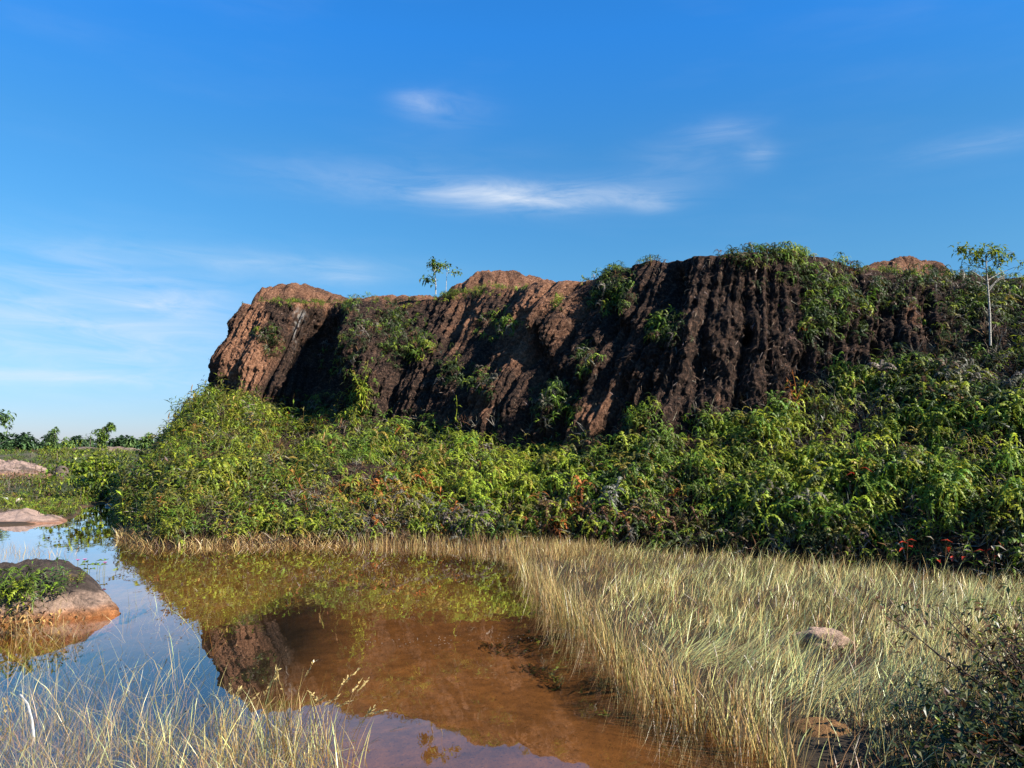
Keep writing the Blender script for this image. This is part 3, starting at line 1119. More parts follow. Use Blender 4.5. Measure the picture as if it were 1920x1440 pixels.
# ------------------------------------------------------------------ fern thicket on the bank under the face
def build_thicket():
    slope = ((BV > -0.985) & (BV < 0.30)) * sstep(0.12, -0.14, BV + 0.16 * NZ1 + 0.08 * NZ2) * (0.10 + 0.90 * sstep(-0.34 + 0.14 * (BPX < 700), 0.02 + 0.10 * (BPX < 700), NZ2 + 0.5 * NZ1)) * (0.5 + 0.5 * sstep(-0.99, -0.86, BV))
    # ferns spread up the right hand end of the face and along its lip
    lip = (BV >= 0) * np.maximum.reduce([0.95 * gz(BPX, BPY, 1600, 545, 95, 38), 0.8 * gz(BPX, BPY, 1530, 505, 60, 30), 0.95 * gz(BPX, BPY, 1840, 580, 90, 75),
                                         0.7 * gz(BPX, BPY, 1720, 525, 80, 22), 0.6 * gz(BPX, BPY, 1560, 610, 45, 60),
                                         0.55 * gz(BPX, BPY, 1430, 490, 60, 16)]) * sstep(-0.35, 0.1, NZ2 + 0.3 * NZ1) * 0.8
    mask = slope + lip * (BV < 1.15)
    P, N, px, py, v = sample(mask, 13500)
    C = fern_colours(px, py, v)
    g = Geo()
    sc = RNG.uniform(0.5, 1.15, len(P)) * np.clip(1 + 1.0 * fbm(P[:, 0] * 0.9, P[:, 1] * 0.9, P[:, 2] * 0.9, 3, 321), 0.45, 1.3) * (1 - 0.30 * (v > 0.0)) * (1 - 0.35 * sstep(-0.93, -1.0, v))
    plant(g, FERNS, P, N, C, sc, 0.62)
    tag(g.build('fern_thicket', M_FERN), kind='stuff')
    # lance leaved herbs, mostly at the left end and near the water
    m2 = ((BV > -0.99) & (BV < 0.05)) * (0.15 + 1.2 * sstep(640, 520, BPX) * sstep(720, 780, BPY) + 0.4 * sstep(-0.75, -0.9, BV) + 0.3 * gz(BPX, BPY, 690, 830, 60, 90))
    P, N, px, py, v = sample(m2, 2600)
    n = len(P)
    w = np.zeros((n, 7)) + np.array([0.36, 0.34, 0.2, 0.3, 0.07, 0.025, 0.06])
    z6 = sstep(1230, 1330, px)
    w[:, 2] += 0.5 * z6
    w[:, 6] += 0.15 * z6
    C = mixture(w, [GREEN, YGREEN, DARK, OLIVE, YELLOW, ORANGE, GREY])
    g = Geo()
    plant(g, HERBS, P, N, C, RNG.uniform(0.55, 1.15, n) * (1 + 0.55 * (px < 640) * np.clip(fbm(P[:, 0] * 1.1, P[:, 1] * 1.1, P[:, 2] * 1.1, 2, 331) * 2 + 0.3, 0, 1)), 0.85, 0.22)
    tag(g.build('lance_herbs', M_LEAF), kind='stuff')
    # dead grey bracken and twigs among the green
    m3 = ((BV > -1.0) & (BV < 0.1)) * (0.25 + 1.5 * gz(BPX, BPY, 610, 935, 45, 25) + 1.8 * gz(BPX, BPY, 710, 975, 60, 22) + 1.2 * gz(BPX, BPY, 1090, 960, 120, 35) + 0.7 * sstep(1350, 1500, BPX))
    P, N, px, py, v = sample(m3, 2600)
    n = len(P)
    C = mixture(np.tile([0.5, 0.25, 0.25], (n, 1)), [GREY, GREY * 1.5, BROWN * 1.2])
    g = Geo()
    plant(g, TWIGS, P, N, C, RNG.uniform(0.6, 1.3, n), 0.7, 0.3)
    tag(g.build('dead_bracken', M_DRY), kind='stuff')
    # matted roots and hanging fibres over the crusted face
    m4 = ((BV > 0.02) & (BV < 1.0)) * (0.25 + 1.0 * sstep(1180, 1400, BPX))
    P, N, px, py, v = sample(m4, 12000)
    n = len(P)
    ang = RNG.normal(0, 0.55, n)
    tx = np.cross(N, np.array([0, 0, 1.0]))
    tx /= np.linalg.norm(tx, axis=1, keepdims=True) + 1e-9
    dn = np.cross(N, tx)
    dn *= np.where(dn[:, 2:3] > 0, -1, 1)
    d = dn * np.cos(ang)[:, None] + tx * np.sin(ang)[:, None]
    sdv = np.cross(d, N)
    l = RNG.uniform(0.05, 0.20, n)[:, None]
    wd = RNG.uniform(0.002, 0.0055, n)[:, None]
    A = P + N * 0.02
    Bm = A + d * l * 0.5 + N * RNG.uniform(0.0, 0.06, (n, 1))
    E = A + d * l + N * RNG.uniform(-0.02, 0.05, (n, 1))
    V = np.stack([A + sdv * wd, A - sdv * wd, Bm + sdv * wd, Bm - sdv * wd, E], 1).reshape(-1, 3)
    b = np.arange(n)[:, None] * 5
    F = np.concatenate([b + [0, 1, 2], b + [1, 3, 2], b + [2, 3, 4]])
    C = mixture(np.tile([0.34, 0.36, 0.24, 0.06], (n, 1)), [(0.055, 0.033, 0.023), (0.022, 0.015, 0.012), (0.12, 0.075, 0.052), (0.24, 0.19, 0.15)])
    g = Geo().add(V, F, np.repeat(C, 5, 0))
    tag(g.build('root_mat', M_DRY), kind='stuff')


build_thicket()


def fern_patch(name, label, cat, px, py, rx, ry, n, pal=(0.35, 0.12, 0.4, 0.05, 0.08), size=0.72, group=None, tpls=FERNS, mat=None):
    """one clump rooted on the face: sprays spread over an area rx by ry photo pixels wide"""
    m = gz(BPX, BPY, px, py, rx * 0.7, ry * 0.7) * (((BPX - px) / rx) ** 2 + ((BPY - py) / ry) ** 2 < 1.4)
    front = BP[..., 1] < on_bluff(px, py)[0][1] + 2.0
    n = int(n * 1.7) if name == 'cliff_fern' else n
    P, N, qx, qy, v = sample(m * front, n)
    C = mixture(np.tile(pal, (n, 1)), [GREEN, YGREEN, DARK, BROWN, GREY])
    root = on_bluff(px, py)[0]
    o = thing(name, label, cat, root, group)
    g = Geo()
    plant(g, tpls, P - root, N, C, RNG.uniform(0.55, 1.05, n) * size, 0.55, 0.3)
    g.build('fronds', mat or M_FERN, o)
    m2 = Geo()
    V, F = tube([(0.02, 0.10, -0.10), (0, 0.02, -0.02), (-0.01, -0.06, 0.05), (-0.03, -0.10, 0.12)], [0.03, 0.025, 0.018, 0.008], 5)
    m2.add(V, F, BROWN)
    m2.build('rootstock', M_DRY, o)
    return o


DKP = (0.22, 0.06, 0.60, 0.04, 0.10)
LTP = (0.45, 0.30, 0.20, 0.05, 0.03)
for a in [
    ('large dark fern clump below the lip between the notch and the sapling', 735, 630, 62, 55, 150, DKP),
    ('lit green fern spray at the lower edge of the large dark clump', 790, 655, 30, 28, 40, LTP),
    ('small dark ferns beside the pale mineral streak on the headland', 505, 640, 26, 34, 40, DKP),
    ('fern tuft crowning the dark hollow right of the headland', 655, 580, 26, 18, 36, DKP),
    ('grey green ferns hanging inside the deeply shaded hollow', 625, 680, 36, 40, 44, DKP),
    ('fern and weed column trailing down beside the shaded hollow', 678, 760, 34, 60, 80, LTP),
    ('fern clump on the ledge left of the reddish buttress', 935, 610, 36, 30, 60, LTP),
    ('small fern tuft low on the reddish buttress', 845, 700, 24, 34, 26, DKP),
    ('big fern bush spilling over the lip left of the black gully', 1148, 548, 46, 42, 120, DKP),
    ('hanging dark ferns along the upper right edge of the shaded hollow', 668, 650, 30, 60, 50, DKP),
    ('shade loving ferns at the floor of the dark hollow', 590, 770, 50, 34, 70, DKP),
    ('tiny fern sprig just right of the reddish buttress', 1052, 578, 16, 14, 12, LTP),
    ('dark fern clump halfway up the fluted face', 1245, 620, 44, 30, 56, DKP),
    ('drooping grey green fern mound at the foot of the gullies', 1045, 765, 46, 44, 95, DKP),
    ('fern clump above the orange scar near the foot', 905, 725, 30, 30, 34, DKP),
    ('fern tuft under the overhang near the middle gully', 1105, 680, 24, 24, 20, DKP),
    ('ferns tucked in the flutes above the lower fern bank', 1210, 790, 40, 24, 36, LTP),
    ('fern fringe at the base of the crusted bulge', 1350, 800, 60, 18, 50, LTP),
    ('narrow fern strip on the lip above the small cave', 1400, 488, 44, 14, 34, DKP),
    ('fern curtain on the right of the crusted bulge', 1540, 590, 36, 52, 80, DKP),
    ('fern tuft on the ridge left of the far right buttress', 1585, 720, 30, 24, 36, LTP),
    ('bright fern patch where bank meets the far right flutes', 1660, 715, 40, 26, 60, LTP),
]:
    fern_patch('cliff_fern', a[0], 'fern', *a[1:6], pal=a[6], size=0.85, group='fern clumps rooted on the cliff face')

SHRUB = (0.55, 0.20, 0.22, 0.03, 0.02)
for lab, px, py, rx, ry, n, pal, sz in [
    ('feathery green bush standing tallest on the cliff top skyline', 1488, 478, 40, 22, 110, SHRUB, 0.72),
    ('thin dark bush just left of the tallest skyline bush', 1442, 474, 14, 12, 16, DKP, 0.75),
    ('low bush on the skyline above the big spilling ferns', 1150, 508, 24, 12, 30, LTP, 0.6),
    ('low dark bush on the lip left of the fluted bulge', 1215, 492, 26, 10, 26, DKP, 0.55),
]:
    fern_patch('skyline_bush', lab, 'bush', px, py, rx, ry, n, pal, sz, 'bushes along the cliff top')


# grassy strips on the ledges of the plateau
def ledge_grass():
    g = Geo()
    m = (BV > 0.93) * (BV < 1.5) * np.maximum.reduce([gz(BPX, BPY, 575, 565, 62, 10), gz(BPX, BPY, 845, 545, 55, 16), 0.5 * gz(BPX, BPY, 740, 562, 50, 6),
                                                      0.5 * gz(BPX, BPY, 930, 535, 40, 10), 0.25 * gz(BPX, BPY, 1700, 512, 120, 8), 0.5 * gz(BPX, BPY, 1860, 512, 60, 10)])
    P, N, px, py, v = sample(m, 900)
    C = mixture(np.tile([0.4, 0.25, 0.15, 0.2], (900, 1)), [GREEN, YGREEN, OLIVE, DARK])
    plant(g, FERNS, P, N, C, RNG.uniform(0.25, 0.5, 900), 0.9, 0.15)
    tag(g.build('ledge_grass', M_FERN), kind='stuff')


ledge_grass()


# the brightest separate fern crowns of the sunlit band
_pt = [
    (870, 905, 'left of the two largest yellow fern crowns in the glowing patch'), (912, 878, 'topmost yellow fern crown of the glowing patch at mid bank'),
    (940, 902, 'fern crown at the heart of the glowing yellow green patch'), (988, 915, 'right hand outlier of the glowing yellow fern patch'),
    (900, 938, 'lowest drooping yellow fern of the glowing patch'), (1420, 815, 'upright bright fern directly under the crusted bulge'),
    (1440, 905, 'bright fern below the upright one under the bulge'), (1330, 880, 'bright fern left of the shaded gap in the right bank'),
    (1550, 880, 'broad green fern crown halfway between bulge and forked weed'), (1625, 860, 'fern crown on the ridge just above the forked weed'),
    (1650, 935, 'tall arching fern right of the forked weed'), (1705, 890, 'yellow green fern crown below the far right flutes'),
    (1745, 945, 'drooping fern crown above the first red leaved shrub'), (1808, 900, 'large pale fern crown under the slender sapling'),
    (1870, 880, 'fern crown under the sapling nearest the right edge'), (1895, 955, 'lowest bright fern at the right edge'),
    (1500, 965, 'green fern low in the bank above the sedge'), (1600, 1000, 'isolated bright fern in the dark foot of the right bank')]
for i, (qx, qy, lab) in enumerate(_pt):
    left = qx < 1100
    r, nrm = on_bluff(qx, qy + 14)
    n = 9
    P = RNG.normal(0, 0.11, (n, 3)) * np.array([1, 1, 0.5]) + np.array([0, -0.08, 0.10])
    C = mixture(np.tile([0.7, 0.2, 0.1] if left else [0.35, 0.6, 0.05], (n, 1)), [YGREEN * 1.15, GREEN * 1.15, YELLOW])
    o = thing('bracken_fern', lab, 'fern', r, 'bright fern crowns on the bank')
    g = Geo()
    plant(g, FERNS, P, np.tile(nrm, (n, 1)), C, RNG.uniform(0.8, 1.3, n), 0.7, 0.3)
    g.build('fronds', M_FERN, o)


# ------------------------------------------------------------------ grasses
def blades(base, L, az, th0, th1, w, C, segs=3, face=None):
    """grass blades as bent strips: az = lean direction, th0/th1 = lean from vertical at foot and tip"""
    n = len(base)
    d = np.stack([np.cos(az), np.sin(az), np.zeros(n)], 1)
    fa = RNG.uniform(0, 6.28, n) if face is None else face
    sd = np.stack([np.cos(fa), np.sin(fa), np.zeros(n)], 1)
    P = [base]
    for i in range(segs):
        th = th0 + (th1 - th0) * (i + 0.5) / segs
        P.append(P[-1] + (d * np.sin(th)[:, None] + np.array([0, 0, 1.0]) * np.cos(th)[:, None]) * (L / segs)[:, None])
    V = []
    for i in range(segs):
        ww = (w * (1 - 0.55 * i / segs))[:, None]
        V += [P[i] + sd * ww, P[i] - sd * ww]
    V.append(P[segs])
    V = np.stack(V, 1)
    f = []
    for i in range(segs - 1):
        a = 2 * i
        f += [(a, a + 1, a + 2), (a + 1, a + 3, a + 2)]
    a = 2 * (segs - 1)
    f.append((a, a + 1, a + 2))
    nv = 2 * segs + 1
    F = (np.array(f)[None] + (np.arange(n) * nv)[:, None, None]).reshape(-1, 3)
    return V.reshape(-1, 3), F, np.repeat(C, nv, 0)


def in_poly(px, py, poly):
    return poly_sd(np.asarray(px, float), np.asarray(py, float), np.array(poly, float)) < 0


def scatter_ground(poly, n, power=0.9):
    """random foot points on the ground inside an outline given in photo pixels"""
    W = np.array([pixz(*p)[:2] for p in poly])
    lo, hi = W.min(0), W.max(0)
    out = np.zeros((0, 2))
    while len(out) < n:
        q = RNG.uniform(lo, hi, (n * 4, 2))
        ok = (poly_sd(q[:, 0], q[:, 1], W) < 0) & (RNG.random(len(q)) < (max(lo[1], 2.5) / np.maximum(q[:, 1], 2.5)) ** power)
        out = np.concatenate([out, q[ok]])
    out = out[:n]
    z = ground_z(out[:, 0], out[:, 1])
    return np.column_stack([out, z])


GRASS_POLY = [(880, 1027), (1015, 1072), (1045, 1128), (1115, 1183), (1185, 1235), (1222, 1290), (1325, 1342), (1425, 1395), (1500, 1462), (1570, 1600),
              (2700, 1600), (2500, 1150), (1900, 1105), (1640, 1080), (1400, 1058), (1150, 1040)]


def build_sedge():
    g = Geo()
    # sedge grows in tussocks: blades gather round their crowns
    T = scatter_ground(GRASS_POLY, 1500, 0.7)
    tl = RNG.uniform(0.5, 1.45, len(T))
    tz, tw, td = RNG.normal(0.25, 0.5, len(T)), RNG.uniform(0.04, 0.15, len(T)), RNG.normal(0, 1, len(T))
    k = RNG.integers(0, len(T), 36000)
    B = T[k] + np.column_stack([RNG.normal(0, 1, (len(k), 2)) * tw[k][:, None], np.zeros(len(k))])
    B[:, 2] = ground_z(B[:, 0], B[:, 1])
    px, py = proj(B)
    n = len(B)
    nz = fbm(B[:, 0] * 0.9, B[:, 1] * 0.9, 0, 3, 401)
    nz2 = fbm(B[:, 0] * 2.6, B[:, 1] * 2.6, 0, 3, 405)
    # tongues of lodged pale green sedge combed over to the right
    lod = np.maximum.reduce([1.25 * gz(px, py, 1560, 1300, 210, 60), 1.15 * gz(px, py, 1370, 1245, 150, 36), 0.8 * gz(px, py, 1780, 1150, 190, 26), 0.7 * gz(px, py, 1560, 1110, 160, 22)]) + 0.45 * nz
    lod = np.clip(lod, 0, 1)
    L = RNG.uniform(0.08, 0.25, n) * tl[k] * (1 + 0.9 * lod)
    L *= 0.72 + 0.28 * sstep(1060, 1180, px + 40 * nz2)
    edge = poly_sd(B[:, 0], B[:, 1], POND)
    L *= 0.55 + 0.45 * sstep(0.0, 0.6, edge + 0.3 * nz2)
    thin = sstep(-0.05, 0.55, edge + 0.45 * fbm(B[:, 0] * 1.7, B[:, 1] * 1.7, 0, 3, 409))
    az = (tz[k] + RNG.normal(0.1, 0.8, n)) * (1 - 0.75 * lod) + 0.30 * lod
    th0 = np.abs(RNG.normal(0.32, 0.24, n)) + 0.80 * lod
    th1 = np.where(lod > 0.3, np.minimum(th0 + 0.35 * RNG.random(n), 1.45), th0 + np.abs(RNG.normal(0.55, 0.40, n)))
    w = RNG.uniform(0.0014, 0.0034, n)
    wt = np.zeros((n, 5)) + np.array([0.32, 0.18, 0.22, 0.28, 0.10])
    wt[:, 2] += 2.2 * lod
    wt[:, 0] += 0.4 * lod
    wt[:, 1] += 0.4 * (px < 1150) + 0.35 * (td[k] < -0.7)
    wt[:, 3] += 0.35 * (nz2 < -0.1) + 0.4 * (td[k] > 0.8)
    wt[:, 4] += 0.7 * lod
    wt[:, 3] *= 1 - 0.8 * lod
    wt[:, 1] *= 1 - 0.7 * lod
    wt[:, 2] *= np.where(px < 1150, 0.2, 1)
    C = mixture(wt, [STRAW, TAN, PALEG, OLIVE, STRAW * 1.35], 0.2)
    fa = np.where(lod + RNG.normal(0, 0.15, n) > 0.35, az + np.pi / 2 + RNG.normal(0, 0.35, n), RNG.uniform(0, 6.28, n))
    keep = (gz(px, py, 1545, 1402, 78, 50) < 0.30) | (RNG.random(n) < 0.12)
    keep &= RNG.random(n) < 0.25 + 0.75 * thin
    s_ = keep & ((gz(px, py, 1548, 1248, 55, 30) < 0.4) | (RNG.random(n) < 0.25))
    g.add(*blades(B[s_], L[s_], az[s_], th0[s_], th1[s_], w[s_], C[s_], face=fa[s_]))
    # a few long stray stalks rising out of it
    B = scatter_ground(GRASS_POLY, 900, 0.6)
    n = len(B)
    C = mixture(np.tile([0.5, 0.3, 0.2], (n, 1)), [STRAW * 1.3, PALEG, TAN])
    g.add(*blades(B, RNG.uniform(0.25, 0.45, n), RNG.normal(0.2, 0.7, n), np.abs(RNG.normal(0.3, 0.25, n)), RNG.uniform(0.5, 1.4, n), RNG.uniform(0.0014, 0.0026, n), C, 4))
    # rust coloured dead thatch low down
    B2 = scatter_ground(GRASS_POLY, 9000, 0.8)
    qx, qy = proj(B2)
    B2 = B2[gz(qx, qy, 1545, 1402, 78, 50) < 0.3]
    n = len(B2)
    C = mixture(np.tile([0.5, 0.5], (n, 1)), [BROWN, np.array([0.16, 0.075, 0.025])])
    g.add(*blades(B2, RNG.uniform(0.10, 0.28, n), RNG.uniform(0, 6.28, n), RNG.uniform(0.2, 0.9, n), RNG.uniform(0.6, 1.7, n), RNG.uniform(0.002, 0.004, n), C, 2))
    # outliers standing in the shallow water at its edge
    B3 = scatter_ground([(960, 1040), (985, 1090), (1030, 1150), (1110, 1215), (1165, 1275), (1200, 1330), (1330, 1385), (1420, 1440), (1500, 1500), (1500, 1450), (1425, 1390), (1325, 1340), (1222, 1285), (1120, 1180), (1045, 1120)], 1500, 0.5)
    n = len(B3)
    C = mixture(np.tile([0.4, 0.4, 0.2], (n, 1)), [STRAW, TAN, OLIVE])
    g.add(*blades(B3, RNG.uniform(0.25, 0.55, n), RNG.uniform(0, 6.28, n), RNG.uniform(0.0, 0.35, n), RNG.uniform(0.1, 0.9, n), RNG.uniform(0.0016, 0.003, n), C))
    tag(g.build('sedge_meadow', M_GRASS), kind='stuff')
    # reedy fringe along the far shore
    g = Geo()
    B = scatter_ground([(660, 1016), (760, 1014), (900, 1020), (1100, 1030), (1150, 1046), (1030, 1062), (900, 1040), (760, 1028), (660, 1026)], 4200, 0)
    n = len(B)
    C = mixture(np.tile([0.35, 0.5, 0.15], (n, 1)), [STRAW, TAN, BROWN])
    g.add(*blades(B, RNG.uniform(0.08, 0.28, n), RNG.uniform(0, 6.28, n), RNG.uniform(0, 0.35, n), RNG.uniform(0.1, 0.7, n), RNG.uniform(0.002, 0.004, n), C))
    B = scatter_ground([(230, 1000), (290, 1012), (400, 1014), (540, 1008), (660, 1012), (660, 1028), (540, 1027), (400, 1031), (290, 1032), (215, 1012)], 3200, 0)
    n = len(B)
    C = mixture(np.tile([0.3, 0.4, 0.3], (n, 1)), [STRAW, TAN, BROWN])
    g.add(*blades(B, RNG.uniform(0.10, 0.32, n), RNG.uniform(0, 6.28, n), RNG.uniform(0.1, 0.7, n), RNG.uniform(0.5, 2.1, n), RNG.uniform(0.003, 0.008, n), C))
    # thin tan reeds standing in the water behind the boulder
    B = scatter_ground([(-200, 1035), (-40, 1022), (60, 1028), (150, 1042), (60, 1050), (-60, 1056), (-200, 1060)], 900, 0)
    n = len(B)
    B[:, 2] = np.maximum(B[:, 2], -0.25)
    C = mixture(np.tile([0.5, 0.5], (n, 1)), [STRAW, TAN])
    g.add(*blades(B, RNG.uniform(0.2, 0.48, n), RNG.uniform(0, 6.28, n), RNG.uniform(0, 0.4, n), RNG.uniform(0.2, 1.0, n), RNG.uniform(0.002, 0.004, n), C))
    tag(g.build('shore_reeds', M_GRASS), kind='stuff')
    # flooded tangled grass in the left foreground
    g = Geo()
    for poly, m, lmax, wts in [
        ([(-700, 1275), (0, 1252), (130, 1240), (300, 1268), (440, 1310), (560, 1322), (640, 1370), (650, 1460), (600, 1700), (-700, 1700)], 4000, 0.32, [0.28, 0.15, 0.22, 0.25]),
        ([(-700, 1340), (0, 1330), (200, 1345), (420, 1365), (560, 1370), (600, 1420), (560, 1700), (-700, 1700)], 5600, 0.28, [0.34, 0.22, 0.16, 0.2]),
        ([(-200, 1175), (0, 1155), (120, 1160), (185, 1165), (150, 1215), (0, 1240), (-200, 1250)], 1000, 0.30, [0.5, 0.3, 0.05, 0.15]),
        ([(230, 1120), (330, 1115), (420, 1200), (450, 1290), (330, 1290), (220, 1230)], 110, 0.34, [0.5, 0.2, 0.2, 0.1]),
    ]:
        B = scatter_ground(poly, m, 0.4)
        B[:, 2] = np.maximum(B[:, 2], -0.22)
        if lmax > 0.33 and m > 1000:
            keep = fbm(B[:, 0] * 2.2, B[:, 1] * 2.2, 0, 3, 431) > -0.12
            B = B[keep]
        n = len(B)
        C = mixture(np.tile(wts, (n, 1)), [STRAW, TAN, PALEG, OLIVE], 0.2)
        th0 = np.abs(RNG.normal(0.35, 0.35, n))
        th1 = th0 + np.abs(RNG.normal(0.8, 0.8, n))
        g.add(*blades(B, RNG.uniform(0.18, 1.0, n) ** 0.7 * lmax + np.clip(-B[:, 2], 0, .3), RNG.uniform(0, 6.28, n), th0, th1, RNG.uniform(0.0010, 0.0023, n), C))
    # fallen stalks lying on the water
    B = scatter_ground([(-300, 1190), (230, 1150), (340, 1130), (420, 1260), (700, 1330), (760, 1400), (650, 1600), (-300, 1600)], 260, 0.4)
    n = len(B)
    B[:, 2] = 0.004
    C = mixture(np.tile([0.4, 0.3, 0.3], (n, 1)), [STRAW, DARK, BROWN])
    g.add(*blades(B, RNG.uniform(0.08, 0.38, n), RNG.uniform(0, 6.28, n), np.full(n, 1.52), RNG.uniform(1.45, 1.58, n), RNG.uniform(0.001, 0.003, n), C))
    tag(g.build('flooded_grass', M_GRASS), kind='stuff')


build_sedge()


def seed_tuft(label, px, py, n, lo, hi, lean, group='tufts of tall seeding grass in the foreground'):
    root = pixz(px, py, 0.0)
    z = max(float(ground_z(root[0], root[1])), -0.2)
    o = thing('seed_grass', label, 'grass tuft', (root[0], root[1], z), group)
    g = Geo()
    m = n * 2
    B = np.column_stack([RNG.normal(0, 0.07, (m, 2)), np.zeros(m)])
    C = mixture(np.tile([0.4, 0.2, 0.3, 0.1], (m, 1)), [STRAW, TAN, PALEG, OLIVE])
    g.add(*blades(B, RNG.uniform(0.15, 0.75, m) * hi, RNG.uniform(0, 6.28, m), np.abs(RNG.normal(0.1, 0.12, m)), RNG.uniform(0.2, 1.1, m), RNG.uniform(0.0015, 0.003, m), C, 4))
    g.build('blades', M_GRASS, o)
    for i in range(max(3, n // 4)):
        l, a = RNG.uniform(lo, hi), RNG.normal(0, 0.9) + (0 if lean > 0 else math.pi)
        b = np.array([RNG.normal(0, 0.06), RNG.normal(0, 0.06), 0])
        th0, th1 = abs(RNG.normal(0.06, 0.08)), abs(lean) * RNG.uniform(0.6, 1.7)
        pts = [b]
        for k in range(9):
            t = (k + 0.5) / 9
            th = th0 + th1 * t ** 2
            pts.append(pts[-1] + np.array([math.cos(a) * math.sin(th), math.sin(a) * math.sin(th), math.cos(th)]) * l / 9)
        s = Geo()
        V, F = tube(pts, np.linspace(0.0022, 0.0010, 10), 3)
        s.add(V, F, TAN * RNG.uniform(0.9, 1.4))
        st = s.build('stalk', M_GRASS, o)
        h = Geo()
        tip, dr = np.array(pts[-1]), np.array(pts[-1]) - np.array(pts[-2])
        dr /= np.linalg.norm(dr)
        for q in range(14):
            c = tip - dr * 0.11 * q / 14
            e = c + dr * 0.022 + RNG.normal(0, 0.008, 3)
            sd = np.cross(dr, RNG.normal(0, 1, 3))
            sd /= np.linalg.norm(sd)
            h.add([c, (c + e) / 2 + sd * 0.005, e, (c + e) / 2 - sd * 0.005], [(0, 1, 2), (0, 2, 3)], STRAW * RNG.uniform(0.8, 1.3))
        h.build('seed_head', M_GRASS, st)
    return o


for a in [('tall arching seed grass tuft nearest the open brown water', 585, 1405, 24, 0.40, 0.62, 0.9),
          ('upright seed grass tuft left of the tallest arching tuft', 520, 1390, 20, 0.40, 0.66, 0.35),
          ('seed grass tuft at the bottom edge bending low over the water', 640, 1435, 16, 0.35, 0.6, 1.3),
          ('short seed grass tuft against the reflected cliff edge', 425, 1400, 16, 0.35, 0.6, 0.6),
          ('straw tuft standing in blue water at the far left', 22, 1330, 14, 0.25, 0.36, -0.3)]:
    seed_tuft(*a)


# ------------------------------------------------------------------ stones
def stone(name, label, cat, c, r, colf, seed, rot=0.0, sharp=0.22, p=2.0, group=None, nu=64, nv=40, mat=None):
    u = np.linspace(0, 2 * np.pi, nu, endpoint=False)
    v = np.linspace(0.0, np.pi, nv)
    U, Vv = np.meshgrid(u, v, indexing='ij')
    D = np.stack([np.cos(U) * np.sin(Vv), np.sin(U) * np.sin(Vv), np.cos(Vv)], -1)
    D = np.sign(D) * np.abs(D) ** (2 / p) if p != 2 else D
    k = 1 + sharp * fbm(D[..., 0] * 1.6 + seed, D[..., 1] * 1.6, D[..., 2] * 1.6, 3, seed) + 0.06 * fbm(D[..., 0] * 7, D[..., 1] * 7, D[..., 2] * 7, 4, seed + 2)
    P = D * k[..., None] * np.array(r)
    cr, sr = math.cos(rot), math.sin(rot)
    P = np.stack([P[..., 0] * cr - P[..., 1] * sr, P[..., 0] * sr + P[..., 1] * cr, P[..., 2]], -1)
    i = np.arange(nu * nv).reshape(nu, nv)
    j = np.roll(i, -1, 0)
    Q = np.stack([i[:, :-1], i[:, 1:], j[:, 1:], j[:, :-1]], -1).reshape(-1, 4)
    C = colf(P.reshape(-1, 3) + np.asarray(c))
    o = mesh_object(name, P.reshape(-1, 3), Q, mat or M_STONE, {'col': C}, smooth=True)
    o.location = tuple(map(float, c))
    return tag(o, label, cat, group)


def build_boulder():
    cx, cy = -5.05, 8.35
    nu, nv = 150, 90
    xs, ys = np.linspace(-1.55, 1.05, nu), np.linspace(-0.85, 0.85, nv)
    X, Y = np.meshgrid(xs, ys, indexing='ij')
    # highest behind the middle, a long slope down to a point on the right
    half = np.interp(xs, [-1.55, -1.3, -0.6, 0, 0.4, 0.8, 1.05], [0.1, 0.6, 0.82, 0.8, 0.62, 0.26, 0.02])[:, None]
    yc = np.interp(xs, [-1.55, 0, 0.6, 1.05], [0.0, 0.10, -0.10, -0.28])[:, None]
    t = np.clip(np.abs(Y - yc) / half, 0, 1.6)
    hx = np.interp(xs, [-1.55, -1.2, -0.6, -0.25, 0.1, 0.3, 0.5, 0.7, 0.9, 1.05], [0.02, 0.22, 0.42, 0.52, 0.50, 0.45, 0.36, 0.22, 0.09, 0.0])[:, None]
    Z = hx * np.clip(1 - t ** 2.2, -0.6, 1) ** 1.0 - 0.10 * (t > 1)
    Z = Z + 0.09 * fbm(X * 2.4, Y * 2.4, 0, 4, 501) + 0.075 * fbm(X * 7, Y * 9, 0, 5, 505, 0.66)
    Z = np.where(Z > 0, Z * 0.9, Z)
    Z = np.maximum(Z, -0.35)
    n1 = fbm(X * 3, Y * 3, 0, 4, 511)
    crust = sstep(-0.03, 0.05, Z - 0.09 + 0.20 * n1 + 0.30 * (Y + 0.3) - 0.26 * (X + 0.05))[..., None]
    rim = sstep(0.12, 0.02, Z + 0.03 * n1)[..., None]
    pink, dk, og = np.array([0.185, 0.125, 0.092]), np.array([0.046, 0.033, 0.026]), np.array([0.185, 0.075, 0.027])
    C = pink * (1 - crust) + dk * crust
    C = C * (1 - rim) + og * rim
    C *= (1 + 0.95 * fbm(X * 7, Y * 15, 0, 5, 515, 0.7))[..., None]
    o = mesh_object('boulder', np.stack([X, Y, Z], -1).reshape(-1, 3), grid_faces(nu, nv), M_STONE, {'col': C.reshape(-1, 3)}, smooth=True)
    o.location = (cx, cy, 0)
    tag(o, 'large dark topped boulder with pink base rising from the water at left', 'boulder')
    def top(px, py):
        P = np.stack([X + cx, Y + cy, Z], -1)
        qx, qy = proj(P)
        d2 = (qx - px) ** 2 + (qy - py) ** 2
        m = d2 < 100
        if not m.any():
            return P[np.unravel_index(np.argmin(d2), d2.shape)]
        i = np.unravel_index(np.argmin(np.where(m, P[..., 1], 9e9)), d2.shape)
        return P[i]
    return top


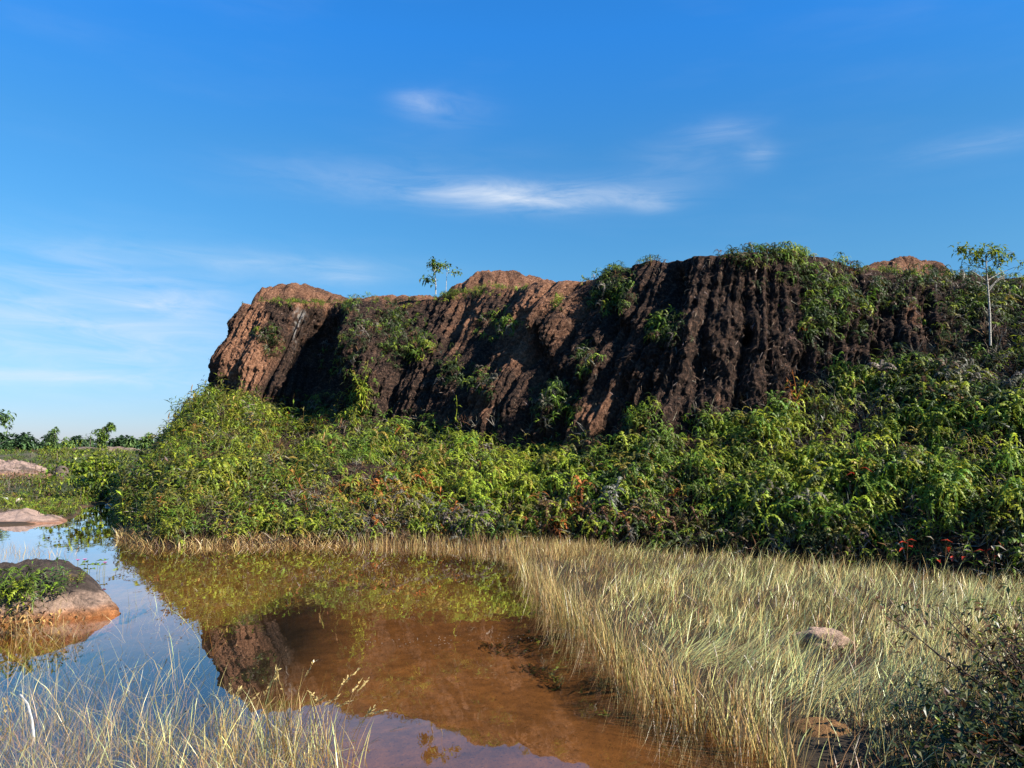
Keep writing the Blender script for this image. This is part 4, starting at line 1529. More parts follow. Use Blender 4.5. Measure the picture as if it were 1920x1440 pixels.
boulder_top = build_boulder()
PINK = lambda P: np.array([0.33, 0.22, 0.16]) * (1 + 0.3 * fbm(P[:, 0] * 9, P[:, 1] * 9, P[:, 2] * 9, 3, 3))[:, None]
SLIME = lambda P: np.array([0.17, 0.085, 0.030]) * (1 + 0.3 * fbm(P[:, 0] * 9, P[:, 1] * 9, P[:, 2] * 9, 3, 5))[:, None]
DKSTONE = lambda P: np.array([0.10, 0.075, 0.06]) * (1 + 0.4 * fbm(P[:, 0] * 5, P[:, 1] * 5, P[:, 2] * 5, 3, 5))[:, None]
q = pixz(1545, 1222, 0.03)
stone('rock', 'pale pinkish rock lying among the lodged sedge', 'rock', (q[0], q[1] + 0.05, 0.115), (0.20, 0.08, 0.085), PINK, 61, -0.35, 0.5)
q = pixz(1548, 1388, 0.0)
stone('rock', 'smooth rust brown rock just breaking the surface at the sedge edge', 'rock', (q[0], q[1] + 0.05, 0.0), (0.205, 0.17, 0.10), SLIME, 71, -0.25, 0.06)
q = pix(116, 872, 34)
stone('rock', 'small upright brown rock among the far green scrub', 'rock', (q[0], 34, float(ground_z(q[0], 34)) + 0.16), (0.27, 0.25, 0.42), DKSTONE, 81, 0, 0.2)


# ------------------------------------------------------------------ individual plants
def frond_plant(name, label, cat, root, tpls, n, spread, size, cols, group=None, mat=None, up=0.85, part='leaves', squash=0.3):
    o = thing(name, label, cat, root, group)
    P = RNG.normal(0, 1, (n, 3)) * np.array([spread, spread, spread * squash])
    P[:, 2] = np.abs(P[:, 2])
    C = mixture(np.tile([w for w, _ in cols], (n, 1)), [c for _, c in cols])
    g = Geo()
    plant(g, tpls, P, np.tile([0, -0.3, 1.0], (n, 1)), C, RNG.uniform(0.7, 1.1, n) * size, up, 0.25)
    g.build(part, mat or M_LEAF, o)
    return o


# on and around the boulder
for lab, px, py, tp, n, sp, sz, cols, part in [
    ('bright green arching fern at the left edge of the boulder', 32, 1115, FERNS, 16, 0.13, 0.72, [(0.7, GREEN), (0.3, YGREEN)], 'fronds'),
    ('leafy dark green weed in front of the boulder', 75, 1118, HERBS, 26, 0.17, 0.62, [(0.4, GREEN), (0.5, DARK), (0.1, OLIVE)], 'leaves'),
    ('blue green small leaved weed on the boulder shoulder', 112, 1105, HERBS, 12, 0.08, 0.55, [(0.7, GREEN * np.array([0.7, 1, 1.4])), (0.3, DARK)], 'leaves'),
    ('yellow green cushion of leaves on the boulder ridge', 158, 1088, HERBS, 10, 0.06, 0.32, [(0.8, YGREEN * 1.2), (0.2, YELLOW)], 'leaves'),
    ('leggy green weed rising beside the boulder at the frame edge', 22, 1150, HERBS, 14, 0.12, 0.6, [(0.6, GREEN), (0.4, OLIVE)], 'leaves'),
]:
    b = boulder_top(px, py)
    frond_plant('boulder_weed', lab, 'plant', b, tp, n, sp, sz, cols, 'plants growing on the boulder', M_FERN if tp is FERNS else M_LEAF, part=part)
b = boulder_top(62, 1158)
o = thing('leaf_litter', 'heap of curled dead brown leaves at the foot of the boulder', 'leaf litter', b)
V, F, K = [], [], []
for i in range(120):
    p = RNG.normal(0, 1, 3) * np.array([0.16, 0.10, 0.05]) + np.array([0, -0.06, 0.05])
    d = RNG.normal(0, 1, 3)
    leaf(p, d, RNG.uniform(0.04, 0.085), RNG.uniform(0.010, 0.02), 0.4, V, F, K, tuple((TAN * RNG.uniform(0.8, 1.5)) if RNG.random() < 0.7 else BROWN))
m_ = Geo().add(V, F, np.array(K)).build('dead_leaves', M_DRY, o)
tag(m_, kind='stuff')


def leaf_cloud(pts, nper, ll, lw, cols, spread, droop=0.4):
    """short sprays of lance leaves at the given twig ends"""
    V, F, K = [], [], []
    cols = [np.asarray(c) for c in cols]
    for p in pts:
        for _ in range(nper):
            d = RNG.normal(0, 1, 3)
            d[2] = d[2] * 0.5 - droop * 0.4
            c = cols[RNG.integers(len(cols))] * RNG.uniform(0.75, 1.3)
            leaf(np.asarray(p) + RNG.normal(0, spread, 3), d, ll * RNG.uniform(0.7, 1.25), lw * RNG.uniform(0.8, 1.2), droop, V, F, K, tuple(c))
    return Geo().add(V, F, np.array(K))


def drawn_tree(name, label, root, d, trunk, limbs, crowns, rad, leafspec, bark, group=None, cat='tree', zspread=0.12):
    """a slender tree drawn from photo pixels at distance d: trunk and limbs as tapered tubes, crown sprays of leaves"""
    root = np.asarray(root, float)
    o = thing(name, label, cat, root, group)

    def at(p):
        return pix(p[0], p[1], d + RNG.normal(0, zspread) * 0.4) - np.asarray(root)
    tp = [pix(p[0], p[1], d) - np.asarray(root) for p in trunk]
    V, F = tube(tp, np.linspace(rad, rad * 0.4, len(tp)), 6)
    Geo().add(V, F, bark).build('trunk', M_BARK, o, smooth=True)
    for lm in limbs:
        lp = [pix(lm[0][0], lm[0][1], d) - np.asarray(root)] + [at(p) for p in lm[1:]]
        V, F = tube(lp, np.linspace(rad * 0.42, rad * 0.15, len(lp)), 4)
        Geo().add(V, F, bark * 0.9).build('branch', M_BARK, o)
    pts = []
    ll, lw, cols, nper = leafspec
    for (x, y, rx, ry, k) in crowns:
        for _ in range(k):
            a, r = RNG.uniform(0, 6.28), math.sqrt(RNG.random())
            pp = pix(x + rx * r * math.cos(a), y + ry * r * math.sin(a), d) - np.asarray(root)
            pp[1] += RNG.normal(0, 1) * rx / F_PX * d * 0.6
            pts.append(pp)
    g = leaf_cloud(pts, nper, ll, lw, cols, ll * 0.35)
    g.build('crown', M_LEAF, o)
    return o


PALEBARK = np.array([0.36, 0.33, 0.28])
r0, _ = on_bluff(1857, 640)
r0 = r0 + np.array([0, -0.3, -0.05])
drawn_tree('sapling_tree', 'slender pale trunked sapling on the right slope rising above the skyline', r0, r0[1] - 0.1,
           [(1857, 648), (1856, 590), (1853, 545), (1850, 510), (1848, 480)],
           [[(1855, 540), (1872, 522), (1890, 512)], [(1855, 545), (1866, 530), (1884, 518)], [(1853, 530), (1838, 518), (1822, 508)], [(1850, 505), (1832, 500), (1812, 497)], [(1849, 492), (1835, 480), (1815, 470), (1796, 464)],
            [(1849, 492), (1865, 484), (1885, 478), (1902, 472)], [(1849, 485), (1858, 470), (1872, 466)], [(1853, 525), (1875, 512), (1905, 500)], [(1852, 536), (1838, 530), (1830, 528)]],
           [(1798, 467, 12, 7, 12), (1815, 472, 14, 9, 12), (1852, 468, 18, 9, 22), (1838, 480, 12, 8, 12), (1870, 478, 12, 8, 14), (1876, 492, 8, 6, 7), (1893, 476, 8, 5, 4), (1815, 496, 6, 4, 2), (1912, 496, 6, 4, 3)],
           0.019, (0.105, 0.016, [GREEN * 1.1, YGREEN, DARK, YGREEN * 1.1], 5), PALEBARK, 'saplings on the bluff')
r0, _ = on_bluff(817, 548)
drawn_tree('sapling_tree', 'small sapling with tufted crown on the cliff top beside the spoil mound', r0, r0[1],
           [(817, 552), (817, 535), (816, 515), (816, 496)],
           [[(817, 526), (806, 524), (797, 521)], [(816, 512), (824, 503), (829, 497)], [(816, 512), (810, 500), (809, 492)]],
           [(816, 495, 10, 10, 34), (820, 503, 7, 8, 12), (801, 521, 8, 5, 12), (809, 526, 7, 5, 10), (836, 496, 8, 4, 8), (854, 508, 7, 3, 5)],
           0.022, (0.13, 0.03, [GREEN, DARK, GREEN * 1.3], 3), PALEBARK, 'saplings on the bluff')
r0, _ = on_bluff(836, 545)
drawn_tree('sapling_tree', 'very thin stem with a few leaves beside the cliff top sapling', r0, r0[1],
           [(836, 548), (837, 530), (838, 510), (836, 500)], [[(837, 512), (848, 510), (858, 509)]],
           [(834, 499, 7, 4, 6), (858, 509, 6, 3, 5), (846, 512, 4, 2, 2)], 0.010, (0.10, 0.03, [GREEN, YGREEN], 3), PALEBARK, 'saplings on the bluff')


def tall_weed(label, px, py, top, cols, spike=None, nleaf=10, ll=0.2, stems=1, group='tall weeds standing out of the fern bank'):
    r, _ = on_bluff(px, py)
    H = (py - top) / F_PX * r[1] + 0.1
    o = thing('tall_weed', label, 'weed', r, group)
    for s_ in range(stems):
        h = H * (1 if s_ == 0 else RNG.uniform(0.55, 0.9))
        lean = RNG.normal(0, 0.16 if s_ == 0 else 0.28, 2) * h
        kink = RNG.normal(0, 0.03, (7, 2)) * h
        pts = [np.array([lean[0] * t * t + kink[j, 0], lean[1] * t * t - 0.10 * t + kink[j, 1], -0.08 + (h + 0.08) * t]) for j, t in enumerate(np.linspace(0, 1, 7))]
        V, F = tube(pts, np.linspace(0.010, 0.004, 7), 4)
        st = Geo().add(V, F, cols[0] * 0.8).build('stem', M_DRY, o)
        V, F, K = [], [], []
        for i in range(nleaf):
            t = 0.12 + 0.88 * i / nleaf
            p = np.array([np.interp(t, np.linspace(0, 1, 7), [q[k] for q in pts]) for k in range(3)])
            a = i * 2.4 + s_
            el = RNG.uniform(-0.3, 0.5) + 0.4 * t
            leaf(p, (math.cos(a) * math.cos(el), math.sin(a) * math.cos(el), math.sin(el)), ll * RNG.uniform(0.6, 1.25), 0.022, 0.8, V, F, K, tuple(cols[RNG.integers(len(cols))] * RNG.uniform(0.75, 1.25)))
        Geo().add(V, F, np.array(K)).build('leaves', M_LEAF, st)
        if spike is not None and s_ == 0:
            top_ = pts[-1]
            V, F = tube([top_ + np.array([0.02 * z / 0.1, 0, z]) for z in np.linspace(-0.05, 0.14, 6)], [0.008, 0.014, 0.016, 0.015, 0.011, 0.003], 6)
            V = V + RNG.normal(0, 0.004, V.shape)
            Geo().add(V, F, spike).build('flower_spike', M_DRY, st)


for a in [
    ('tall yellow green weed hanging bright against the shaded hollow', 682, 765, 680, [YGREEN, YGREEN * 1.2, YELLOW], None, 16, 0.24, 4),
    ('leafy yellow weed below the bright hanging weed', 662, 805, 755, [YGREEN, YELLOW, OLIVE], None, 14, 0.2, 3),
    ('weed with brown topped spike in front of the dark hollow', 638, 880, 800, [OLIVE, YGREEN], BROWN * 1.6, 8, 0.2),
    ('plain upright stalk left of the brown topped spike', 616, 870, 812, [OLIVE, GREEN], OLIVE, 4, 0.14),
    ('slim bare stalk at the left rim of the shaded hollow', 600, 885, 828, [OLIVE, TAN], TAN, 3, 0.12),
    ('short spike among leaves right of the shaded hollow', 690, 905, 862, [OLIVE, GREEN], OLIVE, 6, 0.15),
    ('orange leaved weed at the upper left of the bank', 555, 790, 752, [ORANGE, OLIVE], ORANGE, 7, 0.16),
    ('pale broad leaved weed in the middle of the left bank', 437, 930, 875, [YGREEN * 1.2, YELLOW], None, 10, 0.24, 3),
    ('straw coloured weed on the left bank skyline', 298, 800, 770, [TAN, OLIVE], TAN, 5, 0.14),
    ('wispy dry weed higher on the left bank skyline', 352, 752, 722, [TAN, OLIVE], TAN, 4, 0.12),
    ('green weed leaning at the foot of the orange scar', 850, 800, 752, [YGREEN, GREEN], None, 8, 0.16),
    ('weed with hanging orange leaves under the crusted bulge', 1490, 765, 700, [ORANGE, YELLOW, YGREEN, OLIVE], None, 12, 0.18, 4),
    ('green leafy weed beside the far right flutes', 1668, 735, 695, [YGREEN, GREEN], None, 12, 0.18, 4),
    ('forked weed with one red leaf in the right fern bank', 1598, 945, 875, [YGREEN, RED, OLIVE], None, 6, 0.26),
    ('yellowing star shaped weed in the bright fern band', 1280, 950, 915, [YELLOW, YGREEN], None, 9, 0.2),
]:
    tall_weed(*a)


def red_plant(label, px, py, n, ll, cols, h=0.48):
    r, _ = on_bluff(px, py)
    o = thing('red_leaved_shrub', label, 'shrub', r, 'red leaved shrubs at the edge of the sedge')
    V, F, K = [], [], []
    for i in range(n):
        a = RNG.uniform(0, 6.28)
        el = RNG.uniform(0.1, 1.1)
        p = np.array([RNG.normal(0, 0.09), -0.12 + RNG.normal(0, 0.06), h * RNG.uniform(0.5, 1.1)])
        leaf(p, (math.cos(a) * math.cos(el), math.sin(a) * math.cos(el), math.sin(el)), ll * RNG.uniform(0.9, 1.3), 0.024, 0.5, V, F, K, tuple(cols[RNG.integers(len(cols))] * RNG.uniform(0.9, 1.3)))
    Geo().add(V, F, np.array(K)).build('leaves', M_LEAF, o)
    V, F = tube([(0, 0, -0.05), (0.01, -0.06, h * 0.5), (0, -0.12, h)], [0.01, 0.008, 0.005], 5)
    Geo().add(V, F, BROWN).build('stem', M_DRY, o)


for a in [('low shrub with one long scarlet leaf among dark ferns', 1690, 1085, 5, 0.15, [RED, RED, OLIVE]),
          ('shrub with scarlet and white leaves right of the first red shrub', 1768, 1080, 7, 0.15, [RED, GREY * 2.2, RED]),
          ('red leaved shrub near the right edge above the sedge', 1858, 1092, 8, 0.15, [RED, RED * 0.8, GREY * 2.0]),
          ('shrub with pinkish fallen leaves at the far right sedge edge', 1845, 1100, 5, 0.13, [np.array([0.4, 0.16, 0.11]), GREY * 1.6], 0.16),
          ('brown and white leaved weed beside the dark fern roots', 1380, 1052, 8, 0.12, [GREY * 2.0, BROWN, OLIVE], 0.2)]:
    red_plant(*a)

# water lilies behind the boulder
q = pixz(168, 1080, 0)
o = thing('water_lily', 'pink flowering water plant behind the boulder', 'water plant', (q[0], q[1], 0))
for i in range(11):
    a, r = RNG.uniform(0, 6.28), RNG.uniform(0.03, 0.30)
    c = np.array([r * math.cos(a) * 1.1 + 0.05, r * math.sin(a) * 1.6, RNG.uniform(0.02, 0.16)])
    V, F = tube([(c[0] * 0.8, c[1] * 0.8, -0.2), c], [0.004, 0.003], 4)
    st = Geo().add(V, F, OLIVE).build('stem', M_DRY, o)
    V, F, K = [], [], []
    for k in range(2):
        leaf(c, (math.cos(a + k * 2), math.sin(a + k * 2), 0.3), 0.12, 0.035, 0.3, V, F, K, tuple(GREEN * RNG.uniform(0.8, 1.4)))
    Geo().add(V, F, np.array(K)).build('leaf', M_LEAF, st)
for px, py in ((146, 1052), (159, 1051), (197, 1057)):
    f = pixz(px, py + 24, 0.0)
    f = pix(px, py, q[1]) - q
    V, F = tube([(f[0], f[1], -0.2 - q[2]), (f[0], f[1], f[2])], [0.004, 0.003], 4)
    st = Geo().add(V, F, OLIVE).build('flower_stem', M_DRY, o)
    V, F, K = [], [], []
    for k in range(9):
        a = k * 0.7
        leaf(f, (math.cos(a), math.sin(a), 0.9), 0.045, 0.012, 0.1, V, F, K, (0.55, 0.20, 0.42))
    Geo().add(V, F, np.array(K)).build('flower', M_LEAF, st)

# litter on the shore
def scrap(label, px, py, d, size, seed, name='litter', col=(0.62, 0.62, 0.60)):
    p = pix(px, py, d)
    z = max(float(ground_z(p[0], d)), 0.0)
    n = 9
    g = np.linspace(-0.5, 0.5, n)
    X, Y = np.meshgrid(g * size[0], g * size[1], indexing='ij')
    Z = size[2] * (0.5 + 0.5 * fbm(X * 8 / size[0], Y * 8 / size[0], 0, 3, seed)) + 0.02
    Zb = Z - size[2] * 0.45 - 0.015
    V = np.concatenate([np.stack([X, Y, Z], -1).reshape(-1, 3), np.stack([X, Y, Zb], -1).reshape(-1, 3)])
    Q = grid_faces(n, n)
    i = np.arange(n * n).reshape(n, n)
    ring = np.concatenate([i[:-1, 0], i[-1, :-1], i[:0:-1, -1], i[0, :0:-1]])
    side = np.stack([ring, np.roll(ring, -1), np.roll(ring, -1) + n * n, ring + n * n], 1)
    o = mesh_object(name, V, np.concatenate([Q, Q[:, ::-1] + n * n, side]), M_LITTER, {'col': np.tile(col, (len(V), 1))})
    o.location = (float(p[0]), float(d), z)
    o.rotation_euler = (0, 0, seed * 0.7)
    tag(o, label, 'litter', 'scraps of pale litter on the shore')


scrap('flat white foam scrap at the mouth of the narrow inlet', 207, 946, 22.6, (0.26, 0.12, 0.06), 1)
scrap('small white scrap at the left edge above the sandbank', 8, 938, 24.0, (0.16, 0.12, 0.10), 2)
scrap('cream coloured scrap half hidden in grass above the sandbank', 36, 940, 23.5, (0.16, 0.16, 0.12), 3, col=(0.5, 0.42, 0.33))
scrap('crumpled pale grey scrap in the reeds of the far shore', 953, 1018, 13.4, (0.13, 0.09, 0.09), 4, col=(0.42, 0.42, 0.43))

# a bare white twig in the left foreground
q = pixz(60, 1385, 0.0)
V, F = tube([pix(38, 1302, q[1] + 0.25) - q, pix(52, 1320, q[1] + 0.2) - q, pix(60, 1350, q[1] + 0.1) - q, pix(66, 1380, q[1]) - q - (0, 0, 0.05)], [0.004, 0.006, 0.007, 0.008], 5)
o = Geo().add(V, F, (0.42, 0.40, 0.36)).build('bare_twig', M_DRY)
o.location = tuple(map(float, q))
tag(o, 'bent bleached twig standing in the flooded grass at lower left', 'twig')


# ------------------------------------------------------------------ dark shrubs in the near right corner
def corner_shrub(label, x, y, h, rad, n, cols, seed, lean=(0, 0)):
    z = float(ground_z(x, y))
    o = thing('thorny_shrub', label, 'shrub', (x, y, z), 'dark twiggy shrubs in the near corner')
    rg = np.random.default_rng(seed)
    ends = []
    for i in range(n):
        a, el = rg.uniform(0, 6.28), rg.uniform(0.5, 1.4)
        l = h * rg.uniform(0.7, 1.15) / max(math.sin(el), 0.55) * 0.8
        d = np.array([math.cos(a) * math.cos(el) * rad + lean[0], math.sin(a) * math.cos(el) * rad + lean[1], math.sin(el)])
        P = [np.zeros(3)]
        for k in range(5):
            P.append(P[-1] + d * l / 5 + rg.normal(0, 0.02, 3))
        V, F = tube(P, np.linspace(0.007, 0.002, 6), 4)
        Geo().add(V, F, np.array([0.030, 0.022, 0.017])).build('branch', M_DRY, o)
        for k in (2, 3, 4, 5):
            for _ in range(2):
                e = P[k] + rg.normal(0, 0.07, 3)
                ends.append(e)
    g = leaf_cloud(ends, 4, 0.06, 0.013, cols, 0.025, 0.2)
    g.build('foliage', M_LEAF, o)


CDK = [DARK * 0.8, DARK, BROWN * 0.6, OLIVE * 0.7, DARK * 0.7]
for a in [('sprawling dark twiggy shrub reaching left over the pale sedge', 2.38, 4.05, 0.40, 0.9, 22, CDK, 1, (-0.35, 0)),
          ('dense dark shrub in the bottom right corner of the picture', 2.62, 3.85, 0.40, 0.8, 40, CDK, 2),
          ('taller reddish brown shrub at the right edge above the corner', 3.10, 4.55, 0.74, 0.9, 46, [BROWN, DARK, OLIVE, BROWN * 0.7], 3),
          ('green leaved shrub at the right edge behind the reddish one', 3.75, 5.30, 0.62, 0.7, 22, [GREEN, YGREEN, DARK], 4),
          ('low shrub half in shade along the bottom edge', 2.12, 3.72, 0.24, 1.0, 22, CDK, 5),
          ('tall dark shrub just beyond the lower right edge shading the corner', 3.60, 3.42, 0.95, 0.55, 60, CDK, 6)]:  # last shrub stands out of view, added to cast shade on the corner
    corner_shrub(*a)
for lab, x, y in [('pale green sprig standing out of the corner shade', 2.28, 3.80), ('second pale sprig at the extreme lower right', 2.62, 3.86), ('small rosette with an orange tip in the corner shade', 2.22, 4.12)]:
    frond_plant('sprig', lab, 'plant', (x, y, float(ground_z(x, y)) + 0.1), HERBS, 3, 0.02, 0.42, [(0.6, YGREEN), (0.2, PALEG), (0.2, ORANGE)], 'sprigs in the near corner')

# ------------------------------------------------------------------ weed mats lying on the pond bed, plus the sedge's shadow laid as dark blades
for lab, pts in [('long dark weed streak on the pond bed left of the sedge', [(905, 1206), (950, 1214), (1000, 1220)]),
                 ('short dark weed streak near the sedge corner', [(975, 1196), (1010, 1206), (1060, 1210)]),
                 ('curved dark weed mat in the middle of the brown shallows', [(990, 1246), (1020, 1262), (1045, 1288)]),
                 ('small dark weed patch at the far end of the shallows', [(660, 1092), (710, 1088), (740, 1090)]),
                 ('dark mat put in for the shadow under the sedge edge', [(1115, 1288), (1150, 1312), (1180, 1328)])]:
    P = np.array([pixz(a, b, -0.16) for a, b in pts])
    P[:, 2] = ground_z(P[:, 0], P[:, 1])
    root = P[1].copy()
    g = Geo()
    n = 130
    t = RNG.uniform(0, 2, n)
    c = np.stack([np.interp(t, [0, 1, 2], P[:, k]) for k in range(3)], 1) - root + RNG.normal(0, 1, (n, 3)) * np.array([0.05, 0.10, 0.005])
    C = mixture(np.tile([0.4, 0.6], (n, 1)), [DARK * 0.6, BROWN * 0.5])
    g.add(*blades(c + (0, 0, 0.01), RNG.uniform(0.04, 0.11, n), RNG.uniform(0, 6.28, n), RNG.uniform(1.3, 1.5, n), RNG.uniform(1.2, 1.7, n), RNG.uniform(0.006, 0.014, n), C))
    o = g.build('waterweed', M_DRY)
    o.location = tuple(map(float, root))
    tag(o, lab, 'waterweed', 'dark weed mats on the pond bed')

# flecks of foam and seed floating on the still water
g = Geo()
n = 80
px, py = RNG.uniform(660, 1010, n), 0
py = 1205 - 0.03 * (px - 660) + RNG.normal(0, 6, n)
for a, b in zip(px, py):
    p = pixz(a, b, 0.0)
    r = RNG.uniform(0.0015, 0.0045)
    th = np.arange(6) * 1.047
    V = np.concatenate([[(p[0], p[1], r * 0.7)], np.column_stack([p[0] + r * np.cos(th), p[1] + r * np.sin(th), np.full(6, 0.001)])])
    g.add(V, [(0, 1 + k, 1 + (k + 1) % 6) for k in range(6)], (0.35, 0.33, 0.28))
tag(g.build('floating_specks', M_LITTER), kind='stuff')

# small dead leaves and scum flakes drifting near the banks
g = Geo()
for poly, n in (([(230, 1030), (700, 1028), (960, 1050), (1040, 1140), (900, 1100), (500, 1060), (260, 1050)], 160), ([(1000, 1120), (1190, 1270), (1330, 1370), (1280, 1390), (1100, 1250), (980, 1160)], 120),
                ([(150, 1200), (420, 1180), (640, 1330), (720, 1420), (500, 1430), (200, 1290)], 160)):
    B = scatter_ground(poly, n, 0.2)
    for b in B:
        r, a = RNG.uniform(0.004, 0.016), RNG.uniform(0, 6.28)
        d1, d2 = np.array([math.cos(a), math.sin(a), 0]) * r, np.array([-math.sin(a), math.cos(a), 0]) * r * RNG.uniform(0.3, 0.6)
        c = np.array([b[0], b[1], 0.004])
        g.add([c - d1, c - d2, c + d1 + (0, 0, 0.004), c + d2], [(0, 1, 2), (0, 2, 3)], (TAN, BROWN, OLIVE, DARK)[RNG.integers(4)] * RNG.uniform(0.6, 1.2))
tag(g.build('floating_leaves', M_DRY), kind='stuff')


# ------------------------------------------------------------------ far scrub, bushes and trees
def scrub_cover():
    # low ferny growth over the flat land to the left
    n = 7000
    px, d = RNG.uniform(-160, 330, n), RNG.uniform(0, 1, n) ** 1.6 * 45 + 18.5
    x = (px - 960) / F_PX * d
    z, c = ground_z(x, d, True)
    sand = c[:, 0] > 0.14
    q = fbm(x * 0.35, d * 0.25, 0, 3, 601)
    ok = ~sand & (z > 0.02) & (q > -0.12)
    x, d, z, q = x[ok], d[ok], z[ok], q[ok]
    n = len(x)
    w = np.zeros((n, 6)) + np.array([0.3, 0.2, 0.2, 0.25, 0.12, 0.08])
    w[:, 1] *= np.exp(2.5 * fbm(x * 0.3, d * 0.2, 0, 2, 605))
    w[:, 4] *= np.exp(2.5 * fbm(x * 0.3, d * 0.2, 0, 2, 609))
    C = mixture(w, [GREEN, YGREEN, DARK, OLIVE, BROWN, GREY])
    g = Geo()
    plant(g, FERNS, np.column_stack([x, d, z]), np.tile([0, 0, 1.0], (n, 1)), C, RNG.uniform(0.4, 0.95, n) * (0.62 + d / 90), 0.8, 0.25)
    tag(g.build('low_scrub', M_FERN), kind='stuff')


scrub_cover()


def bush(name, label, px, base, top, d, wpx, n, cols, ll, lw, group, parts=7, mat=None, trunk=True, cat='bush'):
    """rounded bush or tree: several leafy clumps of lance or oval leaves round a branching stem"""
    c = pix(px, base, d)
    z0 = float(ground_z(c[0], d)) - 0.03
    h = pix(px, top, d)[2] - z0
    w = wpx / F_PX * d / 2
    o = thing(name, label, cat, (c[0], d, z0), group)
    blobs = []
    for i in range(parts):
        f = (i + 0.5) / parts
        blobs.append((RNG.normal(0, 0.42) * w, RNG.normal(0, 0.4) * w, h * (0.22 + 0.66 * f), w * RNG.uniform(0.38, 0.62) * (1.15 - 0.55 * f)))
    V, F, K = [], [], []
    cols = [np.asarray(q) for q in cols]
    for i in range(n):
        bx, by, bz, br = blobs[RNG.integers(parts)]
        e = RNG.normal(0, 1, 3)
        e /= np.linalg.norm(e)
        rr = br * RNG.uniform(0.55, 1.08)
        p = np.array([bx, by, bz]) + e * rr * np.array([1, 1, 0.8])
        p[2] = max(p[2], 0.03)
        dd = e + RNG.normal(0, 0.7, 3)
        c_ = cols[RNG.integers(len(cols))] * RNG.uniform(0.75, 1.3)
        leaf(p, dd, ll * RNG.uniform(0.6, 1.3), lw * RNG.uniform(0.7, 1.3), 0.4, V, F, K, tuple(c_))
    Geo().add(V, F, np.array(K)).build('crown' if cat == 'tree' else 'foliage', mat or M_LEAF, o)
    V, F = tube([(0, 0, -0.1), (0.02 * h, 0, h * 0.4), (0, 0.02 * h, h * 0.8)], [0.035 * h ** 0.7, 0.025 * h ** 0.7, 0.008 * h ** 0.7], 6)
    Geo().add(V, F, (0.12, 0.10, 0.08)).build('trunk' if cat == 'tree' else 'stem', M_BARK, o, smooth=True)
    return o


bush('broad_leaved_bush', 'big bush with large round glossy leaves left of the bank', 190, 902, 848, 24.5, 120, 760, [YGREEN, GREEN, YGREEN * 1.15, GREEN * 0.8, DARK], 0.17, 0.062, None, 12)
SH = 'scrub bushes on the low ground beyond the inlet'
for lab, px, b, t, d, w, n, cols, ll, lw in [
    ('olive ferny bush left of the large leaved bush', 95, 935, 885, 25.5, 90, 420, [OLIVE, YGREEN, GREEN, BROWN], 0.16, 0.022),
    ('grey brown dry bush at the left edge above the sand', 15, 930, 882, 27, 70, 380, [GREY, BROWN, OLIVE], 0.15, 0.014),
    ('dark bush at the water edge right of the sandbank', 150, 946, 905, 23.4, 60, 300, [DARK, GREEN, OLIVE], 0.14, 0.02),
    ('yellow green fern mound between bush and bank', 250, 935, 880, 22.5, 70, 420, [YGREEN, OLIVE, GREEN, BROWN], 0.15, 0.018),
    ('dark fern mound under the left flank of the bluff', 275, 870, 828, 29, 60, 380, [DARK, GREEN, OLIVE], 0.18, 0.022),
    ('long yellow green scrub mound under the pale young tree', 105, 880, 832, 37, 120, 650, [YGREEN, GREEN, OLIVE], 0.22, 0.03),
    ('olive scrub mound behind the large leaved bush', 215, 872, 838, 40, 90, 460, [OLIVE, DARK, YGREEN], 0.2, 0.03),
    ('brownish scrub in front of the far sand rise', 60, 905, 876, 30, 80, 320, [BROWN, OLIVE, GREY], 0.15, 0.016),
]:
    bush('scrub_bush', lab, px, b, t, d, w, n, cols, ll, lw, SH, 7, M_FERN)

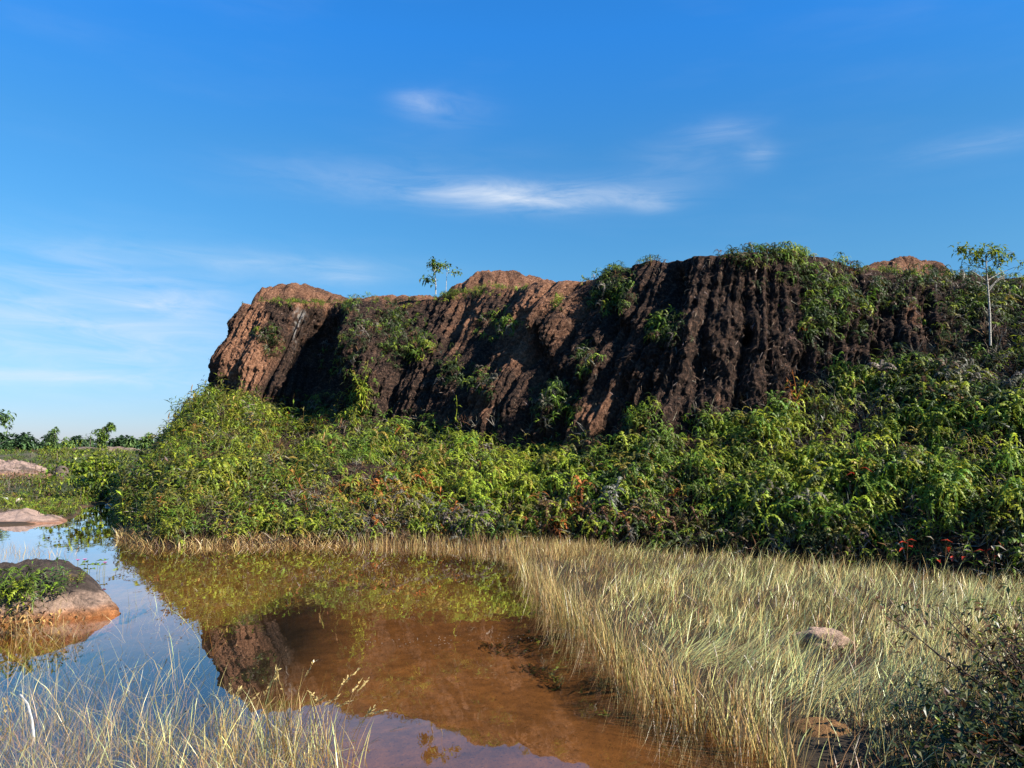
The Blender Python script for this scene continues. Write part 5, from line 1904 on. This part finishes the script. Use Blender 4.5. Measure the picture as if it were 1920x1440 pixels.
BLUEG = np.array([0.030, 0.058, 0.030])
FARG = np.array([0.045, 0.085, 0.028])
FARL = np.array([0.10, 0.16, 0.045])
TG = 'trees along the left horizon'
for lab, px, b, t, d, w, n, cols, ll, lw in [
    ('columnar leafy young tree standing tallest on the left horizon', 191, 842, 787, 62, 24, 1100, [FARG, FARL, GREEN], 0.28, 0.06),
    ('pale crowned young tree left of the columnar one', 101, 845, 797, 62, 18, 520, [FARL, FARL * 1.3, FARG], 0.27, 0.055),
    ('dark lower companion of the pale crowned tree', 91, 848, 812, 64, 20, 420, [BLUEG, FARG], 0.28, 0.06),
    ('thin wispy tree just left of the columnar tree', 168, 842, 808, 66, 18, 60, [FARG, FARL], 0.35, 0.05),
    ('little pale tree between pale tree and dark round tree', 126, 845, 820, 72, 14, 150, [FARL * 1.2, FARL], 0.4, 0.09),
    ('dark round tree on the horizon right of the little pale tree', 146, 842, 818, 115, 24, 360, [BLUEG, FARG], 0.7, 0.2),
    ('second dark round tree close behind the thin wispy one', 164, 842, 822, 120, 20, 300, [BLUEG, FARG], 0.7, 0.2),
    ('broad low dark tree right of the columnar tree', 222, 842, 818, 112, 32, 420, [BLUEG, FARG], 0.7, 0.2),
    ('paler low tree right of the broad dark one', 242, 843, 820, 100, 20, 300, [FARL, FARG], 0.6, 0.17),
    ('far blue green tree in the horizon gap', 255, 842, 823, 150, 18, 260, [BLUEG * 1.3], 0.9, 0.28),
    ('bushy green tree beside the bluff flank', 277, 845, 814, 82, 32, 480, [FARG, GREEN, FARL], 0.5, 0.13),
    ('big bluish tree mass at the left edge of the picture', 5, 852, 814, 125, 44, 620, [BLUEG, FARG], 0.8, 0.24),
    ('dark domed tree topping the far left wood', 48, 850, 813, 120, 30, 480, [BLUEG * 0.8, BLUEG], 0.75, 0.22),
    ('mid green tree in front of the far left wood', 28, 862, 822, 95, 46, 560, [FARG, FARG * 1.2, BLUEG], 0.6, 0.17),
    ('low rounded tree closing the far left wood', 72, 858, 832, 100, 34, 400, [FARG, BLUEG], 0.6, 0.17),
    ('low rounded tree outside the left edge of the frame', -40, 855, 812, 110, 50, 400, [FARG, BLUEG], 0.7, 0.2),
]:
    bush('far_tree', lab, px, b, t, d, w, n, cols, ll, lw, TG, 9, M_FAR, cat='tree')
r0 = pix(-22, 850, 46)
r0[2] = float(ground_z(r0[0], 46))
drawn_tree('sapling_tree', 'leaning sapling whose leafy tip enters the left edge above the horizon', r0, 46.0,
           [(-22, 862), (-20, 835), (-10, 800), (2, 780)], [[(-20, 840), (-5, 834), (12, 826)], [(-8, 798), (8, 790), (18, 797)]],
           [(9, 780, 9, 9, 34), (4, 792, 7, 5, 10), (18, 799, 5, 4, 5), (-8, 785, 8, 8, 14)], 0.06, (0.26, 0.06, [FARL, FARG, FARL * 1.2], 4), np.array([0.25, 0.24, 0.2]))


# far ridge of forest closing the horizon
def ridge_line():
    n = 240
    x = np.linspace(-260, 420, n)
    z = 2.2 + 3.0 * np.abs(fbm(x * 0.03, 0 * x, 0, 4, 701)) + 1.5 * np.abs(fbm(x * 0.15, 0 * x, 0, 3, 705))
    V = []
    for k, f in enumerate((0, 0.5, 0.85, 1.0, 0.8, 0)):
        y = 330 + (k - 2.5) * 8 + 0 * x
        V.append(np.stack([x, y, z * f + (0.6 * fbm(x * 0.3, y * 0.3, 0, 3, 709) if 0 < k < 5 else 0)], -1))
    V = np.stack(V, 1)
    C = BLUEG * (1 + 0.4 * fbm(V[..., 0] * 0.2, V[..., 1] * 0.2, V[..., 2] * 0.8, 3, 711))[..., None]
    o = mesh_object('distant_forest', V.reshape(-1, 3), grid_faces(n, 6), M_FAR, {'col': C.reshape(-1, 3)}, smooth=True)
    tag(o, kind='stuff')


ridge_line()
